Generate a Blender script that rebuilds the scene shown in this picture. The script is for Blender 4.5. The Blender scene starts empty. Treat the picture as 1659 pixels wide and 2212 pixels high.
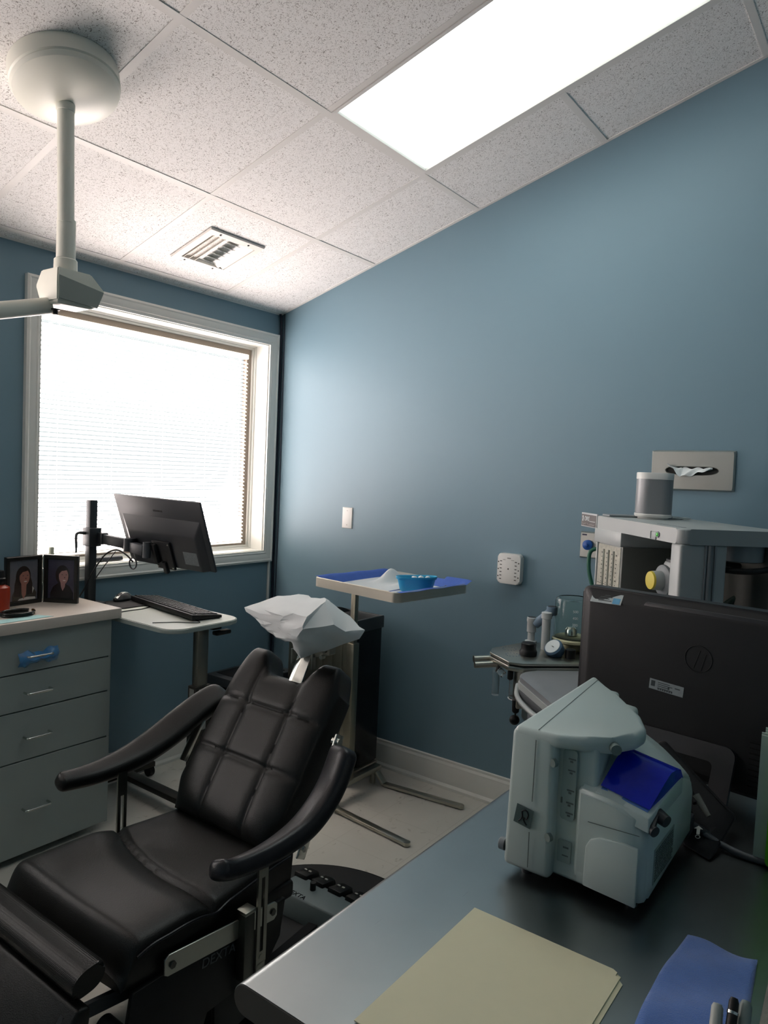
import bpy, bmesh, math, random
from mathutils import Matrix, Vector
random.seed(7)
PI = math.pi
scene = bpy.context.scene
COL = scene.collection

# ------------------------------------------------------------------ camera
HC, SL = 2.351, 0.2973            # ceiling height at the window wall, and its rise towards the room
cam_d = bpy.data.cameras.new('camera')
cam = bpy.data.objects.new('camera', cam_d)
COL.objects.link(cam)
CR = [[0.5911768794, -0.8053105288, 0.0445516482],
      [-0.0196492722, -0.0696019418, -0.9973813091],
      [0.8063025507, 0.5887533625, -0.0569708245]]
m = Matrix(((CR[0][0], -CR[1][0], -CR[2][0], -2.9809),
            (CR[0][1], -CR[1][1], -CR[2][1], -2.9505),
            (CR[0][2], -CR[1][2], -CR[2][2], 1.5098),
            (0, 0, 0, 1)))
cam.matrix_world = m
cam_d.sensor_fit = 'VERTICAL'
cam_d.sensor_height = 24.0
cam_d.lens = 24.0 * 1572.8 / 2212.0
cam_d.clip_start = 0.02
scene.camera = cam

# ------------------------------------------------------------------ light and exposure
world = bpy.data.worlds.new('daylight')
scene.world = world
world.use_nodes = True
world.node_tree.nodes['Background'].inputs[0].default_value = (0.93, 0.97, 1.0, 1)
world.node_tree.nodes['Background'].inputs[1].default_value = 0.86
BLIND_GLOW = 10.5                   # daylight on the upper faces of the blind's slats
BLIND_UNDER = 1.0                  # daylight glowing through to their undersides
PANEL_GLOW = 4.0                   # fluorescent ceiling panel
scene.view_settings.view_transform = 'Standard'
scene.view_settings.look = 'None'
scene.view_settings.gamma = 1.0
scene.view_settings.use_curve_mapping = False
scene.view_settings.exposure = 0.0
try:
    scene.cycles.use_denoising = True
    scene.cycles.max_bounces = 10
    scene.cycles.diffuse_bounces = 6
    scene.cycles.caustics_reflective = False
    scene.cycles.caustics_refractive = False
    scene.cycles.sample_clamp_indirect = 6.0
except Exception:
    pass

# ------------------------------------------------------------------ materials
def lin(c):
    if isinstance(c, str):
        c = [int(c[i:i + 2], 16) / 255 for i in (0, 2, 4)]
    return tuple(x / 12.92 if x <= 0.04045 else ((x + 0.055) / 1.055) ** 2.4 for x in c) + (1,)

MATS = {}
def mat(name, color, rough=0.5, metal=0.0, var=0.06, vscale=14.0, bump=0.0, bscale=300.0,
        emit=0.0, trans=0.0, alpha=1.0, ior=1.45, coat=0.0, aniso=0.0, sheen=0.0, spec=0.5):
    if name in MATS:
        return MATS[name]
    M = bpy.data.materials.new(name)
    M.use_nodes = True
    nt = M.node_tree
    b = nt.nodes['Principled BSDF']
    c = lin(color)
    tc = nt.nodes.new('ShaderNodeTexCoord')
    nz = nt.nodes.new('ShaderNodeTexNoise')
    nz.inputs['Scale'].default_value = vscale
    nz.inputs['Detail'].default_value = 3
    nt.links.new(tc.outputs['Object'], nz.inputs['Vector'])
    mx = nt.nodes.new('ShaderNodeMix')
    mx.data_type = 'RGBA'
    mx.inputs[6].default_value = tuple(max(0, x * (1 - var)) for x in c[:3]) + (1,)
    mx.inputs[7].default_value = tuple(min(1, x * (1 + var)) for x in c[:3]) + (1,)
    nt.links.new(nz.outputs[0], mx.inputs[0])
    nt.links.new(mx.outputs[2], b.inputs['Base Color'])
    b.inputs['Roughness'].default_value = rough
    b.inputs['Metallic'].default_value = metal
    b.inputs['IOR'].default_value = ior
    b.inputs['Specular IOR Level'].default_value = spec
    b.inputs['Transmission Weight'].default_value = trans
    b.inputs['Alpha'].default_value = alpha
    b.inputs['Coat Weight'].default_value = coat
    b.inputs['Anisotropic'].default_value = aniso
    if sheen:
        b.inputs['Sheen Weight'].default_value = sheen
    if emit:
        b.inputs['Emission Color'].default_value = c
        b.inputs['Emission Strength'].default_value = emit
    if bump:
        n2 = nt.nodes.new('ShaderNodeTexNoise')
        n2.inputs['Scale'].default_value = bscale
        n2.inputs['Detail'].default_value = 2
        nt.links.new(tc.outputs['Object'], n2.inputs['Vector'])
        bp = nt.nodes.new('ShaderNodeBump')
        bp.inputs['Strength'].default_value = bump
        bp.inputs['Distance'].default_value = 0.002
        nt.links.new(n2.outputs[0], bp.inputs['Height'])
        nt.links.new(bp.outputs[0], b.inputs['Normal'])
    MATS[name] = M
    return M

def brushed(name, color, rough, axis, strength=0.12):
    """stainless steel with grain running along one axis"""
    M = mat(name, color, rough, 1.0, 0.05)
    nt = M.node_tree
    b = nt.nodes['Principled BSDF']
    tc = nt.nodes['Texture Coordinate']
    mp = nt.nodes.new('ShaderNodeMapping')
    s = [900, 900, 900]
    s[axis] = 6
    mp.inputs['Scale'].default_value = s
    nz = nt.nodes.new('ShaderNodeTexNoise')
    nz.inputs['Scale'].default_value = 1.0
    nt.links.new(tc.outputs['Object'], mp.inputs['Vector'])
    nt.links.new(mp.outputs[0], nz.inputs['Vector'])
    mr = nt.nodes.new('ShaderNodeMapRange')
    mr.inputs['To Min'].default_value = rough - strength * 0.6
    mr.inputs['To Max'].default_value = rough + strength * 0.6
    nt.links.new(nz.outputs[0], mr.inputs['Value'])
    nt.links.new(mr.outputs[0], b.inputs['Roughness'])
    return M

WALL = mat('wall_paint', '6c8794', 0.46, var=0.03, vscale=1.5, bump=0.03, bscale=260, spec=0.5)
TRIMW = mat('white_trim_paint', 'd6d6d0', 0.42, var=0.02)
CREAM = mat('cream_enamel', 'd9d8cc', 0.38, var=0.03, bump=0.03, bscale=500)
GREYPLATE = mat('grey_panel', '8c918b', 0.5, var=0.03)
LEATHER = mat('black_vinyl', '0d0d0b', 0.40, var=0.12, vscale=9, bump=0.22, bscale=420, spec=0.42)
LEATHERB = mat('blue_black_vinyl', '0c0d14', 0.34, var=0.1, vscale=9, bump=0.2, bscale=420)
BLACK = mat('black_plastic', '0b0c0d', 0.45, var=0.1, spec=0.4)
BLACKM = mat('black_matte', '080809', 0.75, var=0.15, spec=0.3)
DGREY = mat('dark_grey_plastic', '2b2e31', 0.5, var=0.08)
CHROME = mat('chrome', 'd0d2cc', 0.16, 1.0, 0.03)
STEEL = brushed('brushed_steel', 'b4b2a6', 0.34, 0)
STEELV = brushed('brushed_steel_upright', '8f8b7c', 0.36, 2)
DESKST = brushed('stainless_worktop', '9aa0a0', 0.3, 0, 0.08)
LAMINATE = mat('grey_laminate', '8f9895', 0.45, var=0.03, bump=0.02)
TOPLAM = mat('beige_laminate', 'c4bbb2', 0.36, var=0.05, vscale=120)
PAPER = mat('white_paper', 'd8dcdc', 0.75, var=0.03)
TISSUE = mat('white_tissue', 'e4e8e8', 0.85, var=0.03, sheen=0.2)
MANILA = mat('manila_card', 'd8d4b4', 0.6, var=0.02, vscale=40)
BLUECLOTH = mat('blue_microfibre', '4a74bd', 0.95, var=0.14, vscale=60, bump=0.6, bscale=700, sheen=0.5)
BLUEDRAPE = mat('blue_drape', '4a6ab8', 0.85, var=0.1, vscale=40, bump=0.3, bscale=300)
BOWL = mat('blue_bowl_plastic', '35a6cf', 0.4, var=0.03)
MACH = mat('machine_grey', 'a3a8a7', 0.42, var=0.03)
MACHD = mat('machine_dark_grey', '7c8285', 0.5, var=0.04)
OFFW = mat('pale_green_plastic', 'bccac6', 0.32, var=0.02)
OFFW2 = mat('pale_green_inner', '8fa09c', 0.45, var=0.03)
WHITEP = mat('white_plastic', 'd8d8d4', 0.35, var=0.02)
GREENH = mat('green_rubber', '1f5a45', 0.5, var=0.1)
ORANGE = mat('orange_plastic', '8d2a12', 0.35, var=0.08)
CYAN = mat('pale_blue_paper', '9cc4c6', 0.7, var=0.02)
GOLD = mat('gold_metal', 'c9a24a', 0.22, 1.0, 0.05)
BLUEG = mat('grey_blue_plastic', '6f8496', 0.4, var=0.05)
SLATEB = mat('slate_blue_plastic', '4b6880', 0.4, var=0.05)

# ------------------------------------------------------------------ scene helpers
WM = {}
FR = [Matrix.Identity(4)]          # frame in which the builders' coordinates are given

def link(o):
    COL.objects.link(o)
    return o

def empty(name, loc, label=None, cat=None, group=None, rot=None):
    o = link(bpy.data.objects.new(name, None))
    o.empty_display_size = 0.05
    M = Matrix.Translation(loc) if rot is None else Matrix.Translation(loc) @ rot
    o.matrix_world = M
    WM[o.name] = M
    if label: o['label'] = label
    if cat: o['category'] = cat
    if group: o['group'] = group
    return o

def finish(me, smooth):
    if smooth:
        for p in me.polygons:
            p.use_smooth = True
        me.set_sharp_from_angle(angle=math.radians(smooth if smooth is not True else 38))

def obj(name, bm, mats, parent=None, smooth=38, label=None, cat=None, group=None, kind=None, origin=None):
    """ONE mesh object; builder coordinates -> world by FR[-1], then into the parent's space"""
    bmesh.ops.recalc_face_normals(bm, faces=bm.faces[:])
    me = bpy.data.meshes.new(name)
    bm.to_mesh(me)
    bm.free()
    o = link(bpy.data.objects.new(name, me))
    for M in (mats if isinstance(mats, (list, tuple)) else [mats]):
        me.materials.append(M)
    me.transform(FR[-1])
    if parent is not None:
        P = WM[parent.name]
        me.transform(P.inverted())
        o.parent = parent
        WM[o.name] = P
    else:
        if origin is None:
            vs = [v.co for v in me.vertices]
            origin = Vector((sum(v.x for v in vs) / len(vs), sum(v.y for v in vs) / len(vs), min(v.z for v in vs)))
        M = Matrix.Translation(origin)
        me.transform(M.inverted())
        o.matrix_world = M
        WM[o.name] = M
    finish(me, smooth)
    if label: o['label'] = label
    if cat: o['category'] = cat
    if group: o['group'] = group
    if kind: o['kind'] = kind
    return o

def new():
    return bmesh.new()

def setmat(bm, n0, idx):
    bm.faces.ensure_lookup_table()
    for f in bm.faces[n0:]:
        f.material_index = idx

def box(bm, x0, x1, y0, y1, z0, z1, bev=0.0, seg=2, mi=0, M=None):
    vs = [bm.verts.new(Vector(p)) for p in ((x0, y0, z0), (x1, y0, z0), (x1, y1, z0), (x0, y1, z0),
                                            (x0, y0, z1), (x1, y0, z1), (x1, y1, z1), (x0, y1, z1))]
    fs = [bm.faces.new([vs[i] for i in q]) for q in ((0, 3, 2, 1), (4, 5, 6, 7), (0, 1, 5, 4), (1, 2, 6, 5), (2, 3, 7, 6), (3, 0, 4, 7))]
    for f in fs: f.material_index = mi
    if bev > 0:
        es = list({e for f in fs for e in f.edges})
        r = bmesh.ops.bevel(bm, geom=es, offset=bev, segments=seg, profile=0.5, affect='EDGES')
        vs = list({v for f in r['faces'] for v in f.verts} | {v for v in vs if v.is_valid})
        for f in r['faces']: f.material_index = mi
    if M is not None:
        bmesh.ops.transform(bm, matrix=M, verts=[v for v in vs if v.is_valid])
    return vs

def hexa(bm, low, high, bev=0.0, seg=2, mi=0):
    """solid between two polygons with the same number of points"""
    a = [bm.verts.new(p) for p in low]
    b = [bm.verts.new(p) for p in high]
    n = len(a)
    fs = [bm.faces.new(a[::-1]), bm.faces.new(b)]
    for i in range(n):
        fs.append(bm.faces.new((a[i], a[(i + 1) % n], b[(i + 1) % n], b[i])))
    for f in fs: f.material_index = mi
    if bev > 0:
        es = list({e for f in fs for e in f.edges})
        r = bmesh.ops.bevel(bm, geom=es, offset=bev, segments=seg, profile=0.5, affect='EDGES')
        for f in r['faces']: f.material_index = mi
    return a + b

def prism(bm, pts, axis, a0, a1, bev=0.0, seg=2, mi=0):
    """polygon extruded along an axis; pts give the two other coordinates in order"""
    def P(p, a):
        return ((a, p[0], p[1]), (p[0], a, p[1]), (p[0], p[1], a))[axis]
    return hexa(bm, [P(p, a0) for p in pts], [P(p, a1) for p in pts], bev, seg, mi)

def rrect(x0, x1, y0, y1, r, n=5):
    out = []
    for cx, cy, a in ((x1 - r, y1 - r, 0), (x0 + r, y1 - r, 90), (x0 + r, y0 + r, 180), (x1 - r, y0 + r, 270)):
        for i in range(n + 1):
            t = math.radians(a + 90 * i / n)
            out.append((cx + r * math.cos(t), cy + r * math.sin(t)))
    return out

def basis(d):
    d = Vector(d).normalized()
    u = d.cross(Vector((0, 0, 1)))
    if u.length < 1e-3: u = d.cross(Vector((0, 1, 0)))
    u.normalize()
    return u, d.cross(u).normalized()

def ring(bm, c, u, v, ru, rv, n):
    return [bm.verts.new(Vector(c) + u * (ru * math.cos(2 * PI * i / n)) + v * (rv * math.sin(2 * PI * i / n))) for i in range(n)]

def bridge(bm, a, b, mi=0):
    n = len(a)
    for i in range(n):
        bm.faces.new((a[i], a[(i + 1) % n], b[(i + 1) % n], b[i])).material_index = mi

def cyl(bm, p0, p1, r0, r1=None, n=24, mi=0, caps=True):
    r1 = r0 if r1 is None else r1
    p0, p1 = Vector(p0), Vector(p1)
    u, v = basis(p1 - p0)
    a, b = ring(bm, p0, u, v, r0, r0, n), ring(bm, p1, u, v, r1, r1, n)
    bridge(bm, a, b, mi)
    if caps:
        bm.faces.new(a[::-1]).material_index = mi
        bm.faces.new(b).material_index = mi

def lathe(bm, prof, c=(0, 0, 0), axis=(0, 0, 1), n=32, mi=0):
    """profile [(radius, height)] turned about an axis through c"""
    ax = Vector(axis).normalized()
    u, v = basis(ax)
    prev = None
    for r, h in prof:
        p = Vector(c) + ax * h
        cur = ring(bm, p, u, v, max(r, 1e-5), max(r, 1e-5), n)
        if prev: bridge(bm, prev, cur, mi)
        else: bm.faces.new(cur[::-1]).material_index = mi
        prev = cur
    bm.faces.new(prev).material_index = mi

def spline(pts, k=8, closed=False):
    pts = [Vector(p) for p in pts]
    n = len(pts)
    out = []
    for i in range(n if closed else n - 1):
        if closed:
            p0, p1, p2, p3 = pts[i - 1], pts[i], pts[(i + 1) % n], pts[(i + 2) % n]
        else:
            p0, p1, p2, p3 = pts[max(i - 1, 0)], pts[i], pts[i + 1], pts[min(i + 2, n - 1)]
        for j in range(k):
            t = j / k
            out.append(0.5 * ((2 * p1) + (p2 - p0) * t + (2 * p0 - 5 * p1 + 4 * p2 - p3) * t * t + (3 * p1 - p0 - 3 * p2 + p3) * t ** 3))
    if not closed: out.append(pts[-1])
    return out

def tube(bm, pts, r, n=10, k=8, smooth=True, mi=0, rv=None, closed=False):
    P = spline(pts, k, closed) if smooth else [Vector(p) for p in pts]
    rings = []
    up = None
    for i, p in enumerate(P):
        if closed: d = P[(i + 1) % len(P)] - P[i - 1]
        else: d = P[min(i + 1, len(P) - 1)] - P[max(i - 1, 0)]
        d.normalize()
        if up is None:
            u, v = basis(d)
        else:
            u = (up - d * up.dot(d)).normalized()
            v = d.cross(u)
        up = u
        rr = r[min(i * len(r) // len(P), len(r) - 1)] if isinstance(r, (list, tuple)) else r
        rings.append(ring(bm, p, u, v, rr, rv if rv else rr, n))
    for a, b in zip(rings, rings[1:]): bridge(bm, a, b, mi)
    if closed: bridge(bm, rings[-1], rings[0], mi)
    else:
        bm.faces.new(rings[0][::-1]).material_index = mi
        bm.faces.new(rings[-1]).material_index = mi

def bar(bm, p0, p1, w, h, up=(0, 0, 1), bev=0.0, mi=0, seg=2):
    """rectangular bar from p0 to p1: w across, h along 'up'"""
    p0, p1 = Vector(p0), Vector(p1)
    d = (p1 - p0).normalized()
    s = d.cross(Vector(up)).normalized()
    t = s.cross(d).normalized()
    q = [(-w / 2, -h / 2), (w / 2, -h / 2), (w / 2, h / 2), (-w / 2, h / 2)]
    hexa(bm, [p0 + s * a + t * b for a, b in q], [p1 + s * a + t * b for a, b in q], bev, seg, mi)

def text(name, s, size, M, material, parent, depth=0.0006, align='LEFT'):
    cu = bpy.data.curves.new('t', 'FONT')
    cu.body = s
    cu.size = size
    cu.extrude = depth
    cu.align_x = align
    t = link(bpy.data.objects.new('t', cu))
    dg = bpy.context.evaluated_depsgraph_get()
    me = bpy.data.meshes.new_from_object(t.evaluated_get(dg))
    bpy.data.objects.remove(t)
    me.name = name
    me.transform(FR[-1] @ M)
    me.materials.clear()
    me.materials.append(material)
    o = link(bpy.data.objects.new(name, me))
    me.transform(WM[parent.name].inverted())
    o.parent = parent
    WM[o.name] = WM[parent.name]
    return o

def frame_from(o, ex, ey):
    ex = Vector(ex).normalized()
    ey = Vector(ey)
    ey = (ey - ex * ey.dot(ex)).normalized()
    ez = ex.cross(ey)
    return Matrix(((ex.x, ey.x, ez.x, o[0]), (ex.y, ey.y, ez.y, o[1]), (ex.z, ey.z, ez.z, o[2]), (0, 0, 0, 1)))

def surf(bm, f, nu, nv, mi=0, flip=False):
    """grid surface f(u, v), u and v in 0..1; returns the vertex grid"""
    g = [[bm.verts.new(f(i / nu, j / nv)) for j in range(nv + 1)] for i in range(nu + 1)]
    for i in range(nu):
        for j in range(nv):
            bm.faces.new((g[i][j], g[i + 1][j], g[i + 1][j + 1], g[i][j + 1])).material_index = mi
    return g

def sheet(bm, f, nu, nv, th, mi=0):
    """thin closed sheet: surface plus its copy th below (along -z)"""
    a = surf(bm, f, nu, nv, mi)
    b = surf(bm, lambda u, v: Vector(f(u, v)) - Vector((0, 0, th)), nu, nv, mi)
    def edge(p, q, r, s): bm.faces.new((p, q, s, r)).material_index = mi
    for i in range(nu):
        edge(a[i][0], a[i + 1][0], b[i][0], b[i + 1][0]); edge(a[i][nv], a[i + 1][nv], b[i][nv], b[i + 1][nv])
    for j in range(nv):
        edge(a[0][j], a[0][j + 1], b[0][j], b[0][j + 1]); edge(a[nu][j], a[nu][j + 1], b[nu][j], b[nu][j + 1])

def smooth_step(a, b, x):
    t = max(0, min(1, (x - a) / (b - a)))
    return t * t * (3 - 2 * t)

def copy_tree(o, parent=None):
    c = o.copy()
    COL.objects.link(c)
    if parent is not None: c.parent = parent
    WM[c.name] = WM[o.name]
    for ch in [x for x in bpy.data.objects if x.parent == o]:
        copy_tree(ch, c)
    return c

def ringframe(bm, x0, x1, z0, z1, prof, P, mi=0, close=False):
    """mitred picture-frame moulding; prof = [(inset, height)], P maps (x, z, h) to 3D"""
    prev = None
    first = None
    for ins, h in prof:
        cur = [bm.verts.new(P(x, z, h)) for x, z in ((x0 + ins, z0 + ins), (x1 - ins, z0 + ins), (x1 - ins, z1 - ins), (x0 + ins, z1 - ins))]
        if prev: bridge(bm, prev, cur, mi)
        else: first = cur
        prev = cur
    if close: bridge(bm, prev, first, mi)

# ------------------------------------------------------------------ the room
def floor_mat():
    M = mat('vinyl_floor_tile', 'c6c3ba', 0.38, var=0.1, vscale=5)
    nt = M.node_tree
    b = nt.nodes['Principled BSDF']
    tc = nt.nodes['Texture Coordinate']
    src = b.inputs['Base Color'].links[0].from_socket
    nz = nt.nodes.new('ShaderNodeTexNoise'); nz.inputs['Scale'].default_value = 16; nz.inputs['Detail'].default_value = 6
    nz.inputs['Distortion'].default_value = 1.5
    nt.links.new(tc.outputs['Object'], nz.inputs['Vector'])
    cr = nt.nodes.new('ShaderNodeValToRGB')
    cr.color_ramp.elements[0].position = 0.62; cr.color_ramp.elements[0].color = (1, 1, 1, 1)
    cr.color_ramp.elements[1].position = 0.70; cr.color_ramp.elements[1].color = (0.72, 0.71, 0.68, 1)
    nt.links.new(nz.outputs[0], cr.inputs[0])
    br = nt.nodes.new('ShaderNodeTexBrick')
    br.offset = 0.0
    br.inputs['Scale'].default_value = 1.0
    br.inputs['Brick Width'].default_value = 0.305
    br.inputs['Row Height'].default_value = 0.305
    br.inputs['Mortar Size'].default_value = 0.0010
    br.inputs['Color1'].default_value = (1, 1, 1, 1); br.inputs['Color2'].default_value = (0.97, 0.97, 0.97, 1)
    br.inputs['Mortar'].default_value = (0.80, 0.79, 0.77, 1)
    nt.links.new(tc.outputs['Object'], br.inputs['Vector'])
    m1 = nt.nodes.new('ShaderNodeMix'); m1.data_type = 'RGBA'; m1.blend_type = 'MULTIPLY'; m1.inputs[0].default_value = 1
    m2 = nt.nodes.new('ShaderNodeMix'); m2.data_type = 'RGBA'; m2.blend_type = 'MULTIPLY'; m2.inputs[0].default_value = 1
    nt.links.new(src, m1.inputs[6]); nt.links.new(cr.outputs[0], m1.inputs[7])
    nt.links.new(m1.outputs[2], m2.inputs[6]); nt.links.new(br.outputs[0], m2.inputs[7])
    nt.links.new(m2.outputs[2], b.inputs['Base Color'])
    return M

def tile_mat():
    M = mat('ceiling_tile_fissured', 'eeebe8', 0.9, var=0.02, bump=0.0)
    nt = M.node_tree
    b = nt.nodes['Principled BSDF']
    tc = nt.nodes['Texture Coordinate']
    src = b.inputs['Base Color'].links[0].from_socket
    def layer(scale, dist, t0, t1, dark, off):
        mp = nt.nodes.new('ShaderNodeMapping'); mp.inputs['Location'].default_value = (off, off * 2, off * 3)
        nt.links.new(tc.outputs['Object'], mp.inputs['Vector'])
        nz = nt.nodes.new('ShaderNodeTexNoise'); nz.inputs['Scale'].default_value = scale; nz.inputs['Detail'].default_value = 1.5
        nz.inputs['Distortion'].default_value = dist
        nt.links.new(mp.outputs[0], nz.inputs['Vector'])
        cr = nt.nodes.new('ShaderNodeValToRGB')
        cr.color_ramp.elements[0].position = t0; cr.color_ramp.elements[0].color = (1, 1, 1, 1)
        cr.color_ramp.elements[1].position = t1; cr.color_ramp.elements[1].color = dark
        nt.links.new(nz.outputs[0], cr.inputs[0])
        return cr.outputs[0]
    a = layer(105, 2.5, 0.605, 0.655, (0.40, 0.38, 0.36, 1), 0.0)
    c = layer(185, 1.8, 0.60, 0.67, (0.62, 0.60, 0.58, 1), 5.3)
    m1 = nt.nodes.new('ShaderNodeMix'); m1.data_type = 'RGBA'; m1.blend_type = 'MULTIPLY'; m1.inputs[0].default_value = 1
    m2 = nt.nodes.new('ShaderNodeMix'); m2.data_type = 'RGBA'; m2.blend_type = 'MULTIPLY'; m2.inputs[0].default_value = 1
    nt.links.new(src, m1.inputs[6]); nt.links.new(a, m1.inputs[7])
    nt.links.new(m1.outputs[2], m2.inputs[6]); nt.links.new(c, m2.inputs[7])
    nt.links.new(m2.outputs[2], b.inputs['Base Color'])
    return M

XL, YF = -3.9, -4.1                # unseen left wall and front wall
bm = new(); box(bm, XL, 0, YF, 0, -0.1, 0)
obj('floor', bm, floor_mat(), kind='structure')
zt = lambda y: HC - SL * y
bm = new(); prism(bm, [(0.14, -0.02), (0.14, zt(0.14) + 0.1), (YF - 0.1, zt(YF) + 0.1), (YF - 0.1, -0.02)], 0, 0, 0.12)
obj('wall_right', bm, WALL, kind='structure')
bm = new(); prism(bm, [(0.14, -0.02), (0.14, zt(0.14) + 0.1), (YF - 0.1, zt(YF) + 0.1), (YF - 0.1, -0.02)], 0, XL - 0.12, XL)
obj('wall_left', bm, WALL, kind='structure')
bm = new(); box(bm, XL, 0, YF - 0.12, YF, -0.02, zt(YF) + 0.05)
obj('wall_front', bm, WALL, kind='structure')
WX0, WX1, WZ0, WZ1 = -1.390, -0.093, 1.032, 2.170      # window opening
W2X0, W2X1 = -3.42, -2.123                              # second window further left in the same wall
bm = new()
box(bm, XL, W2X0, 0, 0.14, -0.02, HC + 0.02); box(bm, W2X1, WX0, 0, 0.14, -0.02, HC + 0.02)
box(bm, W2X0, W2X1, 0, 0.14, -0.02, WZ0); box(bm, W2X0, W2X1, 0, 0.14, WZ1, HC + 0.02); box(bm, WX1, 0, 0, 0.14, -0.02, HC + 0.02)
box(bm, WX0, WX1, 0, 0.14, -0.02, WZ0); box(bm, WX0, WX1, 0, 0.14, WZ1, HC + 0.02)
obj('wall_back', bm, WALL, kind='structure')

# suspended ceiling on a slope: x across, b down-slope from the window wall, h out into the room
cs = 1 / math.sqrt(1 + SL * SL)
CEIL = Matrix(((1, 0, 0, 0), (0, -cs, -SL * cs, 0), (0, SL * cs, -cs, HC), (0, 0, 0, 1)))
G = 0.6096
LB = [0.0677 + G * k for k in range(7)]
PX = [-(0.4583 + G * k) for k in range(6)]
BMAX = -YF / cs
FR.append(CEIL)
TW = 0.0125
xs = [0.0] + PX + [XL]
bs = [0.0] + LB + [BMAX]
TILE = tile_mat()
bm = new()
for i in range(len(xs) - 1):
    for j in range(len(bs) - 1):
        x1, x0 = xs[i], xs[i + 1]
        b0, b1 = bs[j], bs[j + 1]
        if b1 > BMAX: b1 = BMAX
        if b0 >= b1: continue
        if i == 1 and j in (3, 4): continue                # the light panel sits here
        if i == 0 and j == 0: continue
        if i == 0 and j == 1: b0 = 0
        g = 0.0035
        dz = random.uniform(-0.001, 0.0008)
        box(bm, x0 + (TW if i < len(xs) - 2 else 0) * 0.25 + g, x1 - (TW if i > 0 else 0.01) * 0.25 - g,
            b0 + TW * 0.25 + g, b1 - TW * 0.25 - g, -0.02, -0.0014 + dz)
obj('ceiling', bm, TILE, smooth=False, kind='structure')
bm = new()
box(bm, XL, 0.1, -0.1, BMAX + 0.1, -0.06, -0.02)
obj('ceiling_void', bm, BLACKM, smooth=False, kind='structure')
TEE = mat('white_grid_metal', 'dedad5', 0.5, var=0.02)
bm = new()
for k, b in enumerate(LB):
    x1 = PX[0] if k == 0 else 0.0
    if k == 3:
        box(bm, PX[0], x1, b - TW, b + TW, -0.012, 0.0); box(bm, XL, PX[1], b - TW, b + TW, -0.012, 0.0)
    else:
        box(bm, XL, x1, b - TW, b + TW, -0.012, 0.0)
for k, x in enumerate(PX):
    box(bm, x - TW, x + TW, 0, BMAX, -0.012, -0.0004)
obj('trim_1', bm, TEE, smooth=False, kind='structure')
bm = new()
box(bm, -0.018, 0, 0, BMAX, -0.012, 0.0006); box(bm, XL, 0, 0, 0.016, -0.012, 0.0006)
obj('trim_2', bm, TEE, smooth=False, kind='structure')

# fluorescent troffer
lx0, lx1, lb0, lb1 = PX[1] + 0.014, PX[0] - 0.014, LB[2] + 0.014, LB[4] - 0.014
LIGHT = empty('ceiling_light', CEIL @ Vector(((lx0 + lx1) / 2, (lb0 + lb1) / 2, 0)),
              'bright white rectangular fluorescent panel set into the sloping tiled ceiling', 'ceiling light')
bm = new()
ringframe(bm, lx0, lx1, lb0, lb1, [(0, -0.02), (0, 0.003), (0.013, 0.003), (0.018, -0.004), (0.018, -0.02)], lambda x, z, h: (x, z, h))
obj('frame', bm, TEE, LIGHT)
LENS = mat('glowing_lens', 'f4fffb', 0.4, emit=PANEL_GLOW, var=0.0)
bm = new(); box(bm, lx0 + 0.016, lx1 - 0.016, lb0 + 0.016, lb1 - 0.016, -0.012, -0.004)
obj('diffuser', bm, LENS, LIGHT)

# supply air register
VENT = empty('air_vent', CEIL @ Vector((-0.77, 0.36, 0)), 'white metal air supply register with open louvres in a ceiling tile', 'air vent')
VW = mat('vent_white', 'e2ddd5', 0.45, var=0.02)
vx0, vx1, vb0, vb1 = -0.925, -0.612, 0.225, 0.508
bm = new()
ringframe(bm, vx0, vx1, vb0, vb1, [(0, 0.0005), (0.004, 0.008), (0.034, 0.010), (0.036, 0.004), (0.036, -0.014)], lambda x, z, h: (x, z, h))
obj('frame', bm, VW, VENT)
bm = new(); box(bm, vx0 + 0.03, vx1 - 0.03, vb0 + 0.03, vb1 - 0.03, -0.016, -0.0135)
obj('duct', bm, mat('duct_dark', '4b463f', 0.7), VENT)
for k, (px, lean) in enumerate(((-0.868, -1), (-0.838, -1), (-0.806, -1), (-0.700, 1), (-0.672, 1))):
    bm = new()
    w = 0.030 if k < 3 else 0.042
    a = math.radians(38 if k < 3 else 24) * lean
    dx, dh = w / 2 * math.cos(a), w / 2 * math.sin(a)
    n = Vector((-math.sin(a), 0, math.cos(a))) * 0.0012
    q = [Vector((px - dx, 0, 0.001 - dh)), Vector((px + dx, 0, 0.001 + dh))]
    poly = [q[0] - n, q[1] - n, q[1] + n, q[0] + n]
    hexa(bm, [p + Vector((0, vb0 + 0.036, 0)) for p in poly], [p + Vector((0, vb1 - 0.036, 0)) for p in poly])
    obj('louvre', bm, VW, VENT)
for k in range(6):
    b = vb0 + 0.055 + k * 0.034
    bm = new()
    M = Matrix.Translation((-0.752, b, 0.003)) @ Matrix.Rotation(math.radians(38), 4, 'X')
    box(bm, -0.03, 0.03, -0.013, 0.013, -0.0012, 0.0012, M=M)
    obj('damper_blade', bm, mat('damper_grey', 'aeb0a8', 0.45), VENT)
bm = new()
for x, b in ((-0.86, 0.49), (-0.70, 0.49), (-0.86, 0.243), (-0.70, 0.243)):
    lathe(bm, [(0.005, 0), (0.004, 0.002)], (x, b, 0.0095), (0, 0, 1), 10)
obj('screw', bm, BLACK, VENT)
FR.pop()

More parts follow.
